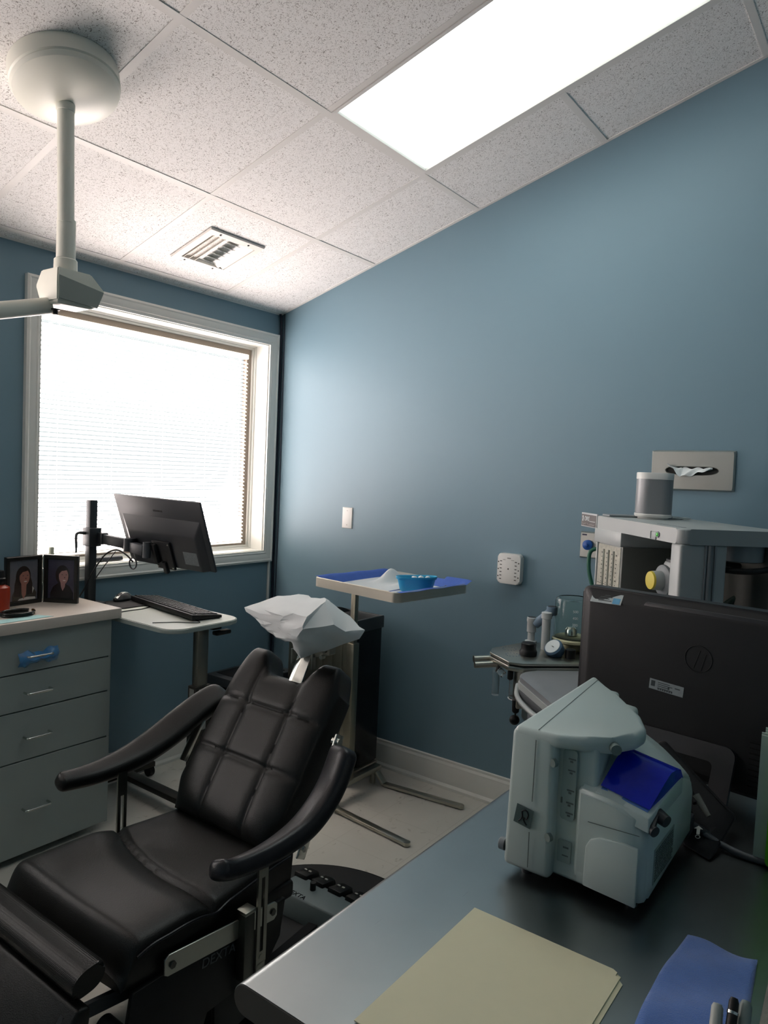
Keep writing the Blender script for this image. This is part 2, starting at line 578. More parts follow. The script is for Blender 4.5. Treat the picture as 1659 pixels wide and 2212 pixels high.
# baseboards
def baseboard(name, P, L0, L1):
    prof = [(0, 0), (0.022, 0), (0.022, 0.012), (0.014, 0.024), (0.014, 0.098), (0.011, 0.108), (0.011, 0.113), (0.006, 0.124), (0.006, 0.134), (0, 0.138)]
    bm = new()
    hexa(bm, [P(L0, a, b) for a, b in prof], [P(L1, a, b) for a, b in prof])
    obj(name, bm, TRIMW, kind='structure', smooth=20)
baseboard('baseboard_right', lambda l, a, b: (-a, l, b), YF, 0)
baseboard('baseboard_back', lambda l, a, b: (l, -a, b), XL, 0)
baseboard('baseboard_left', lambda l, a, b: (XL + a, l, b), YF, 0)
baseboard('baseboard_front', lambda l, a, b: (l, YF + a, b), XL, 0)

# ------------------------------------------------------------------ window
WIN = empty('window_1', ((WX0 + WX1) / 2, 0, WZ0))
WIN['kind'] = 'structure'
bm = new()
ringframe(bm, -1.456, -0.027, 0.968, 2.236,
          [(0, 0), (0, 0.022), (0.010, 0.026), (0.016, 0.022), (0.022, 0.022), (0.045, 0.016), (0.05, 0.019), (0.057, 0.016), (0.063, 0.016), (0.063, 0.0)],
          lambda x, z, h: (x, -h, z))
obj('casing', bm, TRIMW, WIN, smooth=20)
bm = new()
ringframe(bm, WX0 - 0.004, WX1 + 0.004, WZ0 - 0.004, WZ1 + 0.004, [(0, -0.004), (0.006, -0.004), (0.006, 0.085), (0.014, 0.088), (0.014, 0.135), (0, 0.135)], lambda x, z, h: (x, h, z), close=True)
obj('jamb', bm, TRIMW, WIN, smooth=20)
bm = new()
ringframe(bm, WX0, WX1, WZ0, WZ1, [(0.008, 0.098), (0.022, 0.098), (0.024, 0.108), (0.024, 0.138), (0.008, 0.138)], lambda x, z, h: (x, h, z), close=True)
obj('sash', bm, TRIMW, WIN, smooth=20)
TAN = mat('tan_gasket', '8d8073', 0.6)
bm = new()
ringframe(bm, WX0, WX1, WZ0, WZ1, [(0.023, 0.106), (0.055, 0.108), (0.055, 0.138), (0.023, 0.138)], lambda x, z, h: (x, h, z), close=True)
obj('gasket', bm, TAN, WIN, smooth=20)
GLASS = mat('window_glass', 'f4fbfa', 0.02, trans=1.0, ior=1.45, var=0.0)
bm = new(); box(bm, WX0 + 0.03, WX1 - 0.03, 0.134, 0.138, WZ0 + 0.03, WZ1 - 0.03)
obj('pane', bm, GLASS, WIN)

# closed aluminium mini blinds, glowing with daylight
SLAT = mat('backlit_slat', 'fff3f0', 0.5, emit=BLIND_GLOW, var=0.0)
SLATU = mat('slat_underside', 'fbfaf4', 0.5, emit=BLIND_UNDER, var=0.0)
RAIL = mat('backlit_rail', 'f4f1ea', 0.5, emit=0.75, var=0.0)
def mini_blind(label, x0, x1, z0, z1, pitch, lean, cords, half=0.0125):
    """blind in the plane y = 0.113, the room on its -y side (builder frame on FR)"""
    B = empty('window_blind', FR[-1] @ Vector(((x0 + x1) / 2, 0.113, z1)), label, 'blind')
    bm = new()
    z = z0 + 0.018
    while z < z1 - 0.028:
        # room edge low, outer edge high: the upper face of a slat looks into the room and up at the ceiling
        up = []; dn = []
        for t in (-1, -0.4, 0.4, 1):
            a = half * t
            sag = half * 0.11 * (1 - t * t)
            y, zz = 0.113 + a * math.cos(lean) - sag * math.sin(lean), z + a * math.sin(lean) + sag * math.cos(lean)
            up.append((y - 0.0003 * math.sin(lean), zz + 0.0003 * math.cos(lean))); dn.append((y + 0.0003 * math.sin(lean), zz - 0.0003 * math.cos(lean)))
        ua = [bm.verts.new((x0, p[0], p[1])) for p in up]; ub = [bm.verts.new((x1, p[0], p[1])) for p in up]
        da = [bm.verts.new((x0, p[0], p[1])) for p in dn]; db = [bm.verts.new((x1, p[0], p[1])) for p in dn]
        for i in range(3):
            bm.faces.new((ua[i], ub[i], ub[i + 1], ua[i + 1])).material_index = 0
            bm.faces.new((da[i], da[i + 1], db[i + 1], db[i])).material_index = 1
        for q in ((ua[0], da[0], db[0], ub[0]), (ua[3], ub[3], db[3], da[3])): bm.faces.new(q).material_index = 1
        bm.faces.new((ua[0], ua[1], ua[2], ua[3], da[3], da[2], da[1], da[0])).material_index = 1; bm.faces.new((ub[3], ub[2], ub[1], ub[0], db[0], db[1], db[2], db[3])).material_index = 1
        z += pitch
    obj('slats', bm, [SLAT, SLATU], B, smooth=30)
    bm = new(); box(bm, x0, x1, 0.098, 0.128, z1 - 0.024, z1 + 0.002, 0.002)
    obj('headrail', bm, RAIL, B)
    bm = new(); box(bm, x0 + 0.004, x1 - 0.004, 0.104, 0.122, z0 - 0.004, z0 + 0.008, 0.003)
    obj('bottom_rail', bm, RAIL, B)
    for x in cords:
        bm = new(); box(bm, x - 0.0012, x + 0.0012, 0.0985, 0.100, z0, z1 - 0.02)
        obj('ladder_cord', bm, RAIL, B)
        bm = new(); box(bm, x - 0.009, x + 0.009, 0.096, 0.099, z1 - 0.031, z1 - 0.019, 0.001)
        obj('tape_clip', bm, RAIL, B)
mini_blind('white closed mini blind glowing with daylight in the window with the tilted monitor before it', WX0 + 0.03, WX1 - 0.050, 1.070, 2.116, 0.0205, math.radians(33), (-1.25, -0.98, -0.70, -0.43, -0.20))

# second window, further left in the same wall, outside the picture
WIN2 = empty('window_2', ((W2X0 + W2X1) / 2, 0, WZ0)); WIN2['kind'] = 'structure'
bm = new()
ringframe(bm, W2X0 - 0.066, W2X1 + 0.066, WZ0 - 0.064, WZ1 + 0.066, [(0, 0), (0, 0.022), (0.022, 0.022), (0.045, 0.016), (0.063, 0.016), (0.063, 0.0)], lambda x, z, h: (x, -h, z))
obj('casing', bm, TRIMW, WIN2, smooth=20)
bm = new()
ringframe(bm, W2X0 - 0.004, W2X1 + 0.004, WZ0 - 0.004, WZ1 + 0.004, [(0, -0.004), (0.006, -0.004), (0.006, 0.085), (0.022, 0.088), (0.022, 0.135), (0, 0.135)], lambda x, z, h: (x, h, z), close=True)
obj('jamb', bm, TRIMW, WIN2, smooth=20)
bm = new(); box(bm, W2X0 + 0.015, W2X1 - 0.015, 0.134, 0.138, WZ0 + 0.015, WZ1 - 0.015)
obj('pane', bm, GLASS, WIN2)
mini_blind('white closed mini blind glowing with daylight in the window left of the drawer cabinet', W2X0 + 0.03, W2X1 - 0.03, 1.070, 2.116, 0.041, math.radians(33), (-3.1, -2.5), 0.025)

# cables in the corner and the little raceway under the window
bm = new()
tube(bm, [(-0.022, -0.012, HC + 0.004), (-0.012, -0.014, HC - 0.05), (-0.010, -0.016, 2.0), (-0.011, -0.013, 1.4), (-0.010, -0.016, 0.8), (-0.012, -0.03, 0.1), (-0.012, -0.04, 0.006)], 0.0065, 10, 8)
obj('cable', bm, mat('navy_cable', '131a2b', 0.45), label='thicker navy black cable running down the room corner beside the window', cat='cable')
bm = new()
tube(bm, [(-0.004, -0.030, HC + 0.006), (-0.004, -0.031, 2.2), (-0.004, -0.036, 1.5), (-0.0045, -0.034, 0.9), (-0.016, -0.040, 0.02)], 0.0035, 8, 8)
obj('cable', bm, mat('slate_cable', '2a3442', 0.5), label='thinner slate cable on the long wall just right of the room corner', cat='cable')
bm = new(); box(bm, -0.043, -0.029, -0.010, 0, 0.62, 0.966, 0.002)
obj('cable_raceway', bm, TRIMW, label='slim white cable raceway strip below the right window corner', cat='cable raceway')

# ------------------------------------------------------------------ ceiling mounted lamp arm
LAMP = empty('ceiling_lamp_mount', (-1.80, -0.885, zt(-0.885)), 'cream ceiling-hung lamp mount with round canopy, drop tube and side arm', 'lamp')
FR.append(CEIL)
cb = 0.885 / cs
bm = new()
lathe(bm, [(0.150, 0.0), (0.151, 0.012), (0.150, 0.046), (0.1455, 0.050), (0.1455, 0.052), (0.148, 0.054), (0.143, 0.066), (0.12, 0.077), (0.08, 0.086), (0.03, 0.090), (0.001, 0.0905)], (-1.81, cb, 0), (0, 0, 1), 64)
obj('canopy', bm, CREAM, LAMP, smooth=28)
FR.pop()
TOPX = (-1.803, -0.885)
BOTX = (-1.786, -0.872)
bm = new()
cyl(bm, (TOPX[0], TOPX[1], 2.545), (-1.790, -0.876, 2.195), 0.0235, n=32)
lathe(bm, [(0.0245, 0), (0.026, 0.002), (0.026, 0.02), (0.0245, 0.022)], (TOPX[0], TOPX[1], 2.505), (0, 0, 1), 32)
obj('drop_tube', bm, CREAM, LAMP)
bm = new()
lathe(bm, [(0.023, 0.122), (0.0265, 0.120), (0.0270, 0.0), (0.022, -0.002)], (BOTX[0], BOTX[1], 2.083), (0, 0, 1), 32)
obj('sleeve', bm, CREAM, LAMP)
bm = new()
lathe(bm, [(0.030, 0.050), (0.0325, 0.047), (0.0335, 0.0)], (BOTX[0], BOTX[1], 2.040), (0, 0, 1), 32)
obj('collar', bm, CREAM, LAMP)
# faceted joint housing; near corner stays upright, far corners swell at mid height
def lvl(z, xa, xb, ya, yb):
    return [(xa, ya, z), (xb, ya, z), (xb, yb, z), (xa, yb, z)]
bm = new()
n_ = (-1.842, -0.928)
L1 = lvl(2.051, n_[0] + 0.002, -1.735, n_[1] + 0.002, -0.835)
L2 = lvl(2.008, n_[0], -1.690, n_[1], -0.808)
L3 = lvl(1.957, n_[0] + 0.002, -1.712, n_[1] + 0.002, -0.832)
rs = [[bm.verts.new(p) for p in L] for L in (L3, L2, L1)]
bm.faces.new(rs[0][::-1]); bm.faces.new(rs[2]); bridge(bm, rs[0], rs[1]); bridge(bm, rs[1], rs[2])
bmesh.ops.bevel(bm, geom=bm.edges[:], offset=0.003, segments=2, affect='EDGES')
obj('joint_housing', bm, CREAM, LAMP)
bm = new()
hexa(bm, [(n_[0] + 0.006, n_[1] - 0.0015, 1.963), (-1.716, n_[1] - 0.0015, 1.956), (-1.696, n_[1] - 0.0025, 2.006), (n_[0] + 0.006, n_[1] - 0.0015, 2.028)],
     [(n_[0] + 0.006, n_[1] + 0.002, 1.963), (-1.716, n_[1] + 0.002, 1.956), (-1.696, n_[1] + 0.001, 2.006), (n_[0] + 0.006, n_[1] + 0.002, 2.028)])
obj('side_panel', bm, GREYPLATE, LAMP)
bm = new()
hexa(bm, [(-1.838, -0.924, 1.9575), (-1.716, -0.924, 1.9575), (-1.714, -0.834, 1.9575), (-1.838, -0.834, 1.9575)],
     [(-1.836, -0.920, 1.948), (-1.735, -0.920, 1.950), (-1.733, -0.838, 1.950), (-1.836, -0.838, 1.948)], 0.002)
obj('bottom_cover', bm, CREAM, LAMP)
bm = new()
tube(bm, [(-1.83, -0.862, 1.947), (-1.90, -0.868, 1.926), (-2.10, -0.885, 1.866), (-2.45, -0.915, 1.760)], 0.020, 20, 6, rv=0.024)
obj('arm', bm, CREAM, LAMP)
bm = new()
lathe(bm, [(0.0125, 0.0), (0.012, -0.003), (0.007, -0.005), (0.0065, -0.016), (0.001, -0.0165)], (-1.822, -0.885, 1.937), (0, 0, 1), 20)
obj('lock_knob', bm, BLACK, LAMP)

# ------------------------------------------------------------------ drawer cabinet, countertop and what stands on it
CX1, CYF = -1.272, -0.370
CAB = empty('drawer_cabinet', (-1.75, -0.19, 0), 'tall grey laminate cabinet of four drawers under the beige countertop', 'cabinet')
bm = new()
box(bm, -2.35, CX1, CYF + 0.02, -0.002, 0.10, 0.868); box(bm, -2.35, CX1 + 0.0, CYF + 0.075, -0.002, 0, 0.10)
obj('body', bm, LAMINATE, CAB)
bm = new(); box(bm, CX1 - 0.012, CX1 - 0.0005, CYF + 0.0005, CYF + 0.02, 0.03, 0.866)
obj('side_edge', bm, LAMINATE, CAB)
zs = [(0.716, 0.866), (0.576, 0.711), (0.388, 0.571), (0.032, 0.383)]
for i, (a, b) in enumerate(zs):
    bm = new(); box(bm, -1.878, CX1 - 0.001, CYF, CYF + 0.019, a, b, 0.0012, 1)
    d = obj('drawer', bm, LAMINATE, CAB)
    zh = (0.776, 0.640, 0.474, 0.203)[i]
    bm = new()
    hx0, hx1 = -1.625, -1.530
    tube(bm, [(hx0, CYF, zh), (hx0, CYF - 0.020, zh), (hx0 + 0.004, CYF - 0.027, zh), (hx0 + 0.012, CYF - 0.029, zh), (hx1 - 0.012, CYF - 0.029, zh), (hx1 - 0.004, CYF - 0.027, zh), (hx1, CYF - 0.020, zh), (hx1, CYF, zh)], 0.0042, 10, 4)
    obj('handle', bm, CHROME, d)
for i, (a, b) in enumerate(zs):     # the next bank of drawers to the left
    bm = new(); box(bm, -2.348, -1.883, CYF, CYF + 0.019, a, b, 0.0012, 1)
    obj('drawer', bm, LAMINATE, CAB)
# blue barrier film crumpled over the top handle
FILM = mat('blue_barrier_film', '2f86c8', 0.18, alpha=0.62, var=0.25, vscale=90)
bm = new()
zh = 0.776
def film(u, v):
    x = -1.652 + 0.150 * u
    a = (v - 0.5) * 2
    env = 0.35 + 0.65 * math.sin(PI * min(1, max(0, u * 1.02))) ** 0.5
    y = CYF - 0.004 - 0.031 * (1 - abs(a) ** 1.6) * env - 0.003 * math.sin(17 * u + 5 * v)
    z = zh - 0.012 + a * (0.024 + 0.006 * math.sin(9 * u)) + 0.006 * u + 0.003 * math.sin(23 * u + 9 * v)
    return Vector((x, min(y, CYF - 0.0015), z))
surf(bm, film, 22, 10)
obj('plastic_wrap', bm, FILM, label='crumpled translucent blue plastic film wrapped over the top drawer handle', cat='plastic wrap')
bm = new(); box(bm, -2.38, -1.242, -0.392, -0.004, 0.868, 0.908, 0.002)
obj('countertop', bm, TOPLAM, label='beige laminate countertop lying on the grey drawer cabinet', cat='countertop')

# hinged double photo frame
def photo_frame():
    FRM = empty('photo_frame', (-1.42, -0.105, 0.908), 'hinged double black photo frame holding two portraits of women', 'photo frame')
    hinge = Vector((-1.405, -0.082, 0.908))
    ends = (Vector((-1.565, -0.100, 0.908)), Vector((-1.322, -0.205, 0.908)))
    FB = mat('black_frame', '14130f', 0.35)
    for i, e in enumerate(ends):
        d = (e - hinge); w = d.length; d.normalize()
        nrm = d.cross(Vector((0, 0, 1)))
        if nrm.y > 0: nrm = -nrm
        # local x from viewer's left to right
        if i == 0: o, ex = e, -d
        else: o, ex = hinge, d
        ez = Vector((0, 0, 1))
        M = Matrix(((ex.x, -nrm.x, 0, o.x), (ex.y, -nrm.y, 0, o.y), (0, 0, 1, o.z), (0, 0, 0, 1)))
        FR.append(M)
        H = 0.196
        bm = new()
        ringframe(bm, 0.002, w - 0.002, 0, H, [(0, 0.014), (0, 0.0), (0.003, -0.003), (0.014, -0.003), (0.017, 0.001), (0.017, 0.006)], lambda x, z, h: (x, h, z))
        box(bm, 0.003, w - 0.003, 0.0065, 0.014, 0.001, H - 0.001)
        fr = obj('frame_panel', bm, FB, FRM)
        cols = (('5b5b62', '2e221d', '9a6a5c', '3c3830', 'b9b5ae') if i == 0 else ('3b3a4a', '1d1718', '9a7470', '171518', '2a2628'))
        names = ('photo_backdrop', 'photo_hair', 'photo_skin', 'photo_jacket', 'photo_blouse')
        ms = [mat('%s_%s' % (names[k], 'left' if i == 0 else 'right'), cols[k], 0.25, var=0.15, vscale=60) for k in range(5)]
        ms.append(mat('photo_mouth', 'c9b5ac', 0.3)); ms.append(mat('photo_eye', '33211d', 0.3))
        bm = new()
        a0, a1, c0, c1 = 0.016, w - 0.016, 0.016, H - 0.016
        def poly(pts, k, y):
            vs = [bm.verts.new((a0 + (a1 - a0) * p[0], y, c0 + (c1 - c0) * p[1])) for p in pts]
            f = bm.faces.new(vs); f.material_index = k
        def ell(cx, cz, rx, rz, k, y, n=22):
            poly([(cx + rx * math.cos(2 * PI * t / n), cz + rz * math.sin(2 * PI * t / n)) for t in range(n)], k, y)
        poly([(0, 0), (1, 0), (1, 1), (0, 1)], 0, 0.0060)
        s = 0 if i == 0 else 0.06
        poly([(0.12, 0.0), (0.92, 0.0), (0.94, 0.16), (0.80, 0.33), (0.60, 0.40), (0.40, 0.40), (0.22, 0.30), (0.12, 0.14)], 3, 0.0058)
        if i == 0:
            poly([(0.30, 0.0), (0.92, 0.0), (0.90, 0.06), (0.62, 0.08), (0.36, 0.05)], 4, 0.00575)
            poly([(0.80, 0.33), (0.86, 0.27), (0.80, 0.15), (0.77, 0.2)], 4, 0.00575)
        ell(0.49 + s, 0.60, 0.25, 0.25, 1, 0.0056)
        if i == 0:
            poly([(0.26, 0.62), (0.20, 0.40), (0.18, 0.12), (0.40, 0.10), (0.44, 0.45)], 1, 0.0056)
            poly([(0.70, 0.65), (0.80, 0.40), (0.80, 0.15), (0.62, 0.12), (0.60, 0.45)], 1, 0.0056)
        poly([(0.42 + s, 0.42), (0.60 + s, 0.42), (0.58 + s, 0.14 if i == 0 else 0.3), (0.50 + s, 0.03 if i == 0 else 0.2), (0.44 + s, 0.16 if i == 0 else 0.3)], 2, 0.0054)
        ell(0.53 + s, 0.57, 0.17, 0.20, 2, 0.0052)
        poly([(0.34 + s, 0.60), (0.40 + s, 0.78), (0.56 + s, 0.82), (0.70 + s, 0.74), (0.60 + s, 0.72), (0.46 + s, 0.70)], 1, 0.0050)
        ell(0.56 + s, 0.465, 0.055, 0.014, 5, 0.0048, 12)
        for ex_ in (0.48, 0.63): ell(ex_ + s, 0.61, 0.028, 0.010, 6, 0.0048, 10)
        ell(0.57 + s, 0.54, 0.02, 0.012, 1, 0.0048, 10)
        obj('photo', bm, ms, fr, smooth=False)
        FR.pop()
    bm = new()
    for z0, z1 in ((0.912, 0.988), (0.992, 1.046), (1.05, 1.10)): cyl(bm, (hinge.x, hinge.y - 0.004, z0), (hinge.x, hinge.y - 0.004, z1), 0.0028, n=12)
    obj('hinge', bm, CHROME, FRM)
photo_frame()

# orange bottle with a black cap at the left of the counter
BOT = empty('bottle', (-1.604, -0.13, 0.908), 'squat orange-red bottle with a black screw cap beside the photo frame', 'bottle')
bm = new(); lathe(bm, [(0.034, 0.0), (0.038, 0.003), (0.0385, 0.083), (0.037, 0.088), (0.024, 0.096), (0.020, 0.098), (0.020, 0.104)], (-1.604, -0.13, 0.908), (0, 0, 1), 36)
obj('body', bm, ORANGE, BOT)
bm = new(); lathe(bm, [(0.0215, 0.1), (0.023, 0.102), (0.023, 0.122), (0.0195, 0.126), (0.0185, 0.148), (0.017, 0.152), (0.002, 0.153)], (-1.604, -0.13, 0.908), (0, 0, 1), 32)
obj('cap', bm, BLACK, BOT)

# black band with gold clasps
BAND = empty('bracelet', (-1.585, -0.285, 0.908), 'glossy black ring-shaped band with gold ends lying on the counter', 'bracelet')
BLK = mat('glossy_black', '0a0b0d', 0.15)
for k, z in enumerate((0.9125, 0.9215)):
    bm = new()
    tube(bm, [(-1.603 + 0.058 * math.cos(t), -0.268 + 0.046 * math.sin(t) - 0.004 * k, z) for t in [0.45 + i * (2 * PI - 0.9) / 14 for i in range(15)]], 0.0045, 12, 4)
    obj('loop', bm, BLK, BAND)
    bm = new()
    tube(bm, [(-1.603 + 0.058 * math.cos(t), -0.268 + 0.046 * math.sin(t) - 0.004 * k, z) for t in (-0.45, -0.2, 0.05)], 0.0050, 12, 4)
    obj('gold_end', bm, GOLD, BAND)
bm = new()
def card(u, v): return Vector((-1.78 + 0.262 * u - 0.03 * v, -0.384 + 0.010 + 0.056 * v + 0.004 * u, 0.9092 + 0.0004 * math.sin(3 * u)))
sheet(bm, card, 4, 2, 0.0010)
obj('paper_sheet', bm, CYAN, label='pale blue sheet of paper at the front edge of the beige countertop', cat='paper')

# ------------------------------------------------------------------ rolling table beside the cabinet
TZ = 0.865
TBL = empty('rolling_table', (-1.05, -0.38, 0), 'light grey height-adjustable rolling table holding keyboard and mouse', 'table')
TTOP = mat('pale_grey_laminate', 'b4bab2', 0.42, var=0.03)
TEDGE = mat('grey_edge_band', '8f9a96', 0.45)
out = rrect(-1.240, -0.872, -0.712, -0.030, 0.075, 8)
bm = new(); prism(bm, out, 2, TZ - 0.018, TZ - 0.002, 0.003)
obj('edge_band', bm, TEDGE, TBL)
bm = new(); prism(bm, rrect(-1.234, -0.878, -0.706, -0.036, 0.070, 8), 2, TZ - 0.01, TZ, 0.0)
obj('tabletop', bm, TTOP, TBL)
COLM = mat('dark_bronze_metal', '3c3a36', 0.4, 0.6)
bm = new(); box(bm, -1.030, -0.975, -0.612, -0.578, 0.50, TZ - 0.018, 0.003)
obj('inner_column', bm, mat('satin_metal', '8c8a82', 0.32, 0.9), TBL)
bm = new(); box(bm, -1.042, -0.962, -0.620, -0.568, 0.03, 0.585, 0.004)
sl = obj('outer_column', bm, COLM, TBL)
bm = new(); box(bm, -1.0428, -1.0424, -0.608, -0.580, 0.49, 0.575); box(bm, -1.026, -0.986, -0.6206, -0.6202, 0.475, 0.575); box(bm, -1.026, -0.986, -0.6206, -0.6202, 0.40, 0.465)
obj('label', bm, mat('grey_label', '8d918c', 0.6, var=0.35, vscale=300), sl)
bm = new()
box(bm, -0.985, -0.940, -0.650, -0.610, TZ - 0.045, TZ - 0.019, 0.003); box(bm, -0.985, -0.905, -0.672, -0.640, TZ - 0.066, TZ - 0.048, 0.006)
obj('height_lever', bm, BLACK, TBL)
for (p0, p1) in (((-1.0, -0.72, 0.060), (-1.0, -0.075, 0.060)), ((-1.17, -0.075, 0.060), (-0.84, -0.075, 0.060)), ((-1.17, -0.72, 0.060), (-0.84, -0.72, 0.060))):
    bm = new(); bar(bm, p0, p1, 0.052, 0.026, bev=0.004)
    obj('base_rail', bm, COLM, TBL)
for x, y in ((-1.155, -0.075), (-0.855, -0.075), (-1.155, -0.72), (-0.855, -0.72)):
    bm = new()
    cyl(bm, (x - 0.012, y, 0.026), (x + 0.012, y, 0.026), 0.026, n=24); cyl(bm, (x, y, 0.026), (x, y, 0.052), 0.008)
    obj('caster', bm, BLACK, TBL)

# mouse pad, mouse, keyboard, cord
bm = new(); prism(bm, rrect(-1.135, -0.895, -0.235, -0.050, 0.012), 2, TZ, TZ + 0.004, 0.001)
obj('mouse_pad', bm, mat('black_rubber_pad', '17181a', 0.85), label='black mouse pad at the window end of the rolling table', cat='mouse pad')
MS = empty('computer_mouse', (-0.975, -0.115, TZ + 0.004), 'black computer mouse with a silver back on the black mouse pad', 'computer mouse')
def mouse(z0, k, rim):
    bm = new()
    g = []
    nu, nv = 14, 20
    for i in range(nu + 1):
        u = i / nu
        rr = math.sin(PI / 2 * min(1, u * 1.0)) if i else 0.0
        ringv = []
        for j in range(nv):
            t = 2 * PI * j / nv
            px, py = 0.031 * rr * math.cos(t), 0.056 * rr * math.sin(t)
            h = rim + k * max(0.0, 1 - rr ** 2.2) * (1.0 - 0.25 * math.sin(t) * rr)
            ringv.append((px, py, h))
        g.append(ringv)
    M = Matrix.Translation((-1.022, -0.075, z0)) @ Matrix.Rotation(math.radians(-72), 4, 'Z')
    rings = [[bm.verts.new(M @ Vector(p)) for p in r] for r in g[1:]]
    top = bm.verts.new(M @ Vector((0, 0, rim + k)))
    for j in range(nv): bm.faces.new((top, rings[0][j], rings[0][(j + 1) % nv]))
    for a, b in zip(rings, rings[1:]): bridge(bm, a, b)
    low = [bm.verts.new(M @ Vector((p[0], p[1], 0))) for p in g[-1]]
    bridge(bm, rings[-1], low); bm.faces.new(low)
    return bm
obj('shell', mouse(TZ + 0.004, 0.026, 0.010), BLACK, MS)
bm = new()
M = Matrix.Translation((-1.022, -0.075, TZ + 0.004)) @ Matrix.Rotation(math.radians(-72), 4, 'Z')
sheet(bm, lambda u, v: M @ Vector((0.020 * (u - 0.5), -0.050 + 0.095 * v, 0.0375 - 26 * (abs(-0.050 + 0.095 * v) ** 2.2) * 0.55 - 30 * (0.02 * (u - 0.5)) ** 2 * 0.8)), 6, 14, 0.003)
obj('silver_strip', bm, mat('silver_plastic', 'b9beba', 0.3, 0.3), MS)

KBM = Matrix.Translation((-0.972, -0.378, TZ)) @ Matrix.Rotation(math.radians(-8.0), 4, 'Z')
FR.append(KBM)
KB = empty('keyboard', KBM @ Vector((0, 0, 0)), 'long black computer keyboard lying tilted along the rolling table', 'keyboard')
bm = new()
# long side along y; the edge at +x is the front
prism(bm, [(-0.070, 0.006), (0.070, 0.002), (0.070, 0.014), (-0.070, 0.028)], 1, -0.262, 0.262, 0.002)
obj('case', bm, BLACK, KB)
KEY = mat('key_plastic', '2c2e30', 0.4)
def keycap(x, y, wx, wy):
    bm = new()
    z = 0.021 - 0.1 * x
    hexa(bm, [(x - wx / 2, y - wy / 2, z), (x + wx / 2, y - wy / 2, z - 0.1 * wx), (x + wx / 2, y + wy / 2, z - 0.1 * wx), (x - wx / 2, y + wy / 2, z)],
         [(x - wx / 2 + 0.002, y - wy / 2 + 0.002, z + 0.006), (x + wx / 2 - 0.002, y - wy / 2 + 0.002, z + 0.0055 - 0.1 * wx), (x + wx / 2 - 0.002, y + wy / 2 - 0.002, z + 0.0055 - 0.1 * wx), (x - wx / 2 + 0.002, y + wy / 2 - 0.002, z + 0.006)])
    return bm
rows = [(-0.052, 0.015, 19), (-0.030, 0.018, 22), (-0.011, 0.018, 22), (0.008, 0.018, 18), (0.027, 0.018, 17), (0.048, 0.018, 10)]
nk = 0
for x, wx, n in rows:
    pitch = 0.500 / n
    for i in range(n):
        if nk >= 98 : break
        y = -0.250 + pitch * (i + 0.5)
        obj('key', keycap(x, y, wx, pitch - 0.002), KEY, KB)
        nk += 1
bm = new()
for i in range(10):
    pitch = 0.05
    b2 = keycap(0.048, -0.250 + pitch * (i + 0.5), 0.018, pitch - 0.002)
    me = bpy.data.meshes.new('t'); b2.to_mesh(me); b2.free(); bm.from_mesh(me); bpy.data.meshes.remove(me)
o_ = obj('bottom_key_row', bm, KEY, KB); o_['kind'] = 'stuff'
FR.pop()
bm = new()
tube(bm, [(-1.207, -0.545, TZ + 0.002), (-1.16, -0.575, TZ + 0.002), (-1.125, -0.60, TZ + 0.002), (-1.095, -0.645, TZ + 0.002), (-1.065, -0.66, TZ + 0.002), (-1.045, -0.60, TZ + 0.002)], 0.0016, 8, 8)
obj('cord', bm, BLACK, label='thin dark cord curling on the near end of the rolling table', cat='cord')
bm = new()
tube(bm, [(-1.225, -0.30, TZ + 0.0025), (-1.15, -0.285, TZ + 0.0025), (-1.07, -0.29, TZ + 0.0025), (-1.01, -0.26, TZ + 0.0025), (-1.00, -0.22, TZ + 0.007)], 0.002, 8, 8)
obj('cord', bm, BLACK, label='short straight black cord between mouse pad and keyboard', cat='cord')

# ------------------------------------------------------------------ monitor pole and arm, monitor
ARM = empty('monitor_stand', (-1.178, -0.062, TZ), 'dark grey monitor pole with clamp and jointed arm beside the photo frame', 'monitor stand')
GUN = mat('gunmetal', '34373a', 0.42, 0.4)
bm = new(); box(bm, -1.196, -1.160, -0.078, -0.044, TZ + 0.012, 1.325, 0.003)
obj('pole', bm, GUN, ARM)
bm = new(); box(bm, -1.23, -1.126, -0.105, -0.032, TZ, TZ + 0.012, 0.003)
obj('foot_plate', bm, GUN, ARM)
bm = new(); box(bm, -1.206, -1.148, -0.094, -0.036, 1.125, 1.205, 0.005); box(bm, -1.17, -1.135, -0.128, -0.082, 1.135, 1.185, 0.005)
obj('clamp', bm, GUN, ARM)
bm = new()
tube(bm, [(-1.195, -0.06, 1.180), (-1.232, -0.052, 1.183), (-1.246, -0.056, 1.170), (-1.253, -0.070, 1.135), (-1.258, -0.078, 1.102)], [0.007, 0.006, 0.006, 0.0055, 0.004], 12, 5)
obj('clamp_handle', bm, GUN, ARM)
bm = new(); bar(bm, (-1.155, -0.10, 1.160), (-1.138, -0.275, 1.150), 0.026, 0.042, bev=0.004); cyl(bm, (-1.138, -0.285, 1.122), (-1.138, -0.285, 1.176), 0.026)
obj('rear_arm', bm, GUN, ARM)
bm = new(); bar(bm, (-1.138, -0.285, 1.142), (-1.146, -0.400, 1.136), 0.030, 0.044, bev=0.005); cyl(bm, (-1.146, -0.412, 1.108), (-1.146, -0.412, 1.172), 0.016)
obj('front_arm', bm, mat('gunmetal_light', '4a4d52', 0.4, 0.3), ARM)
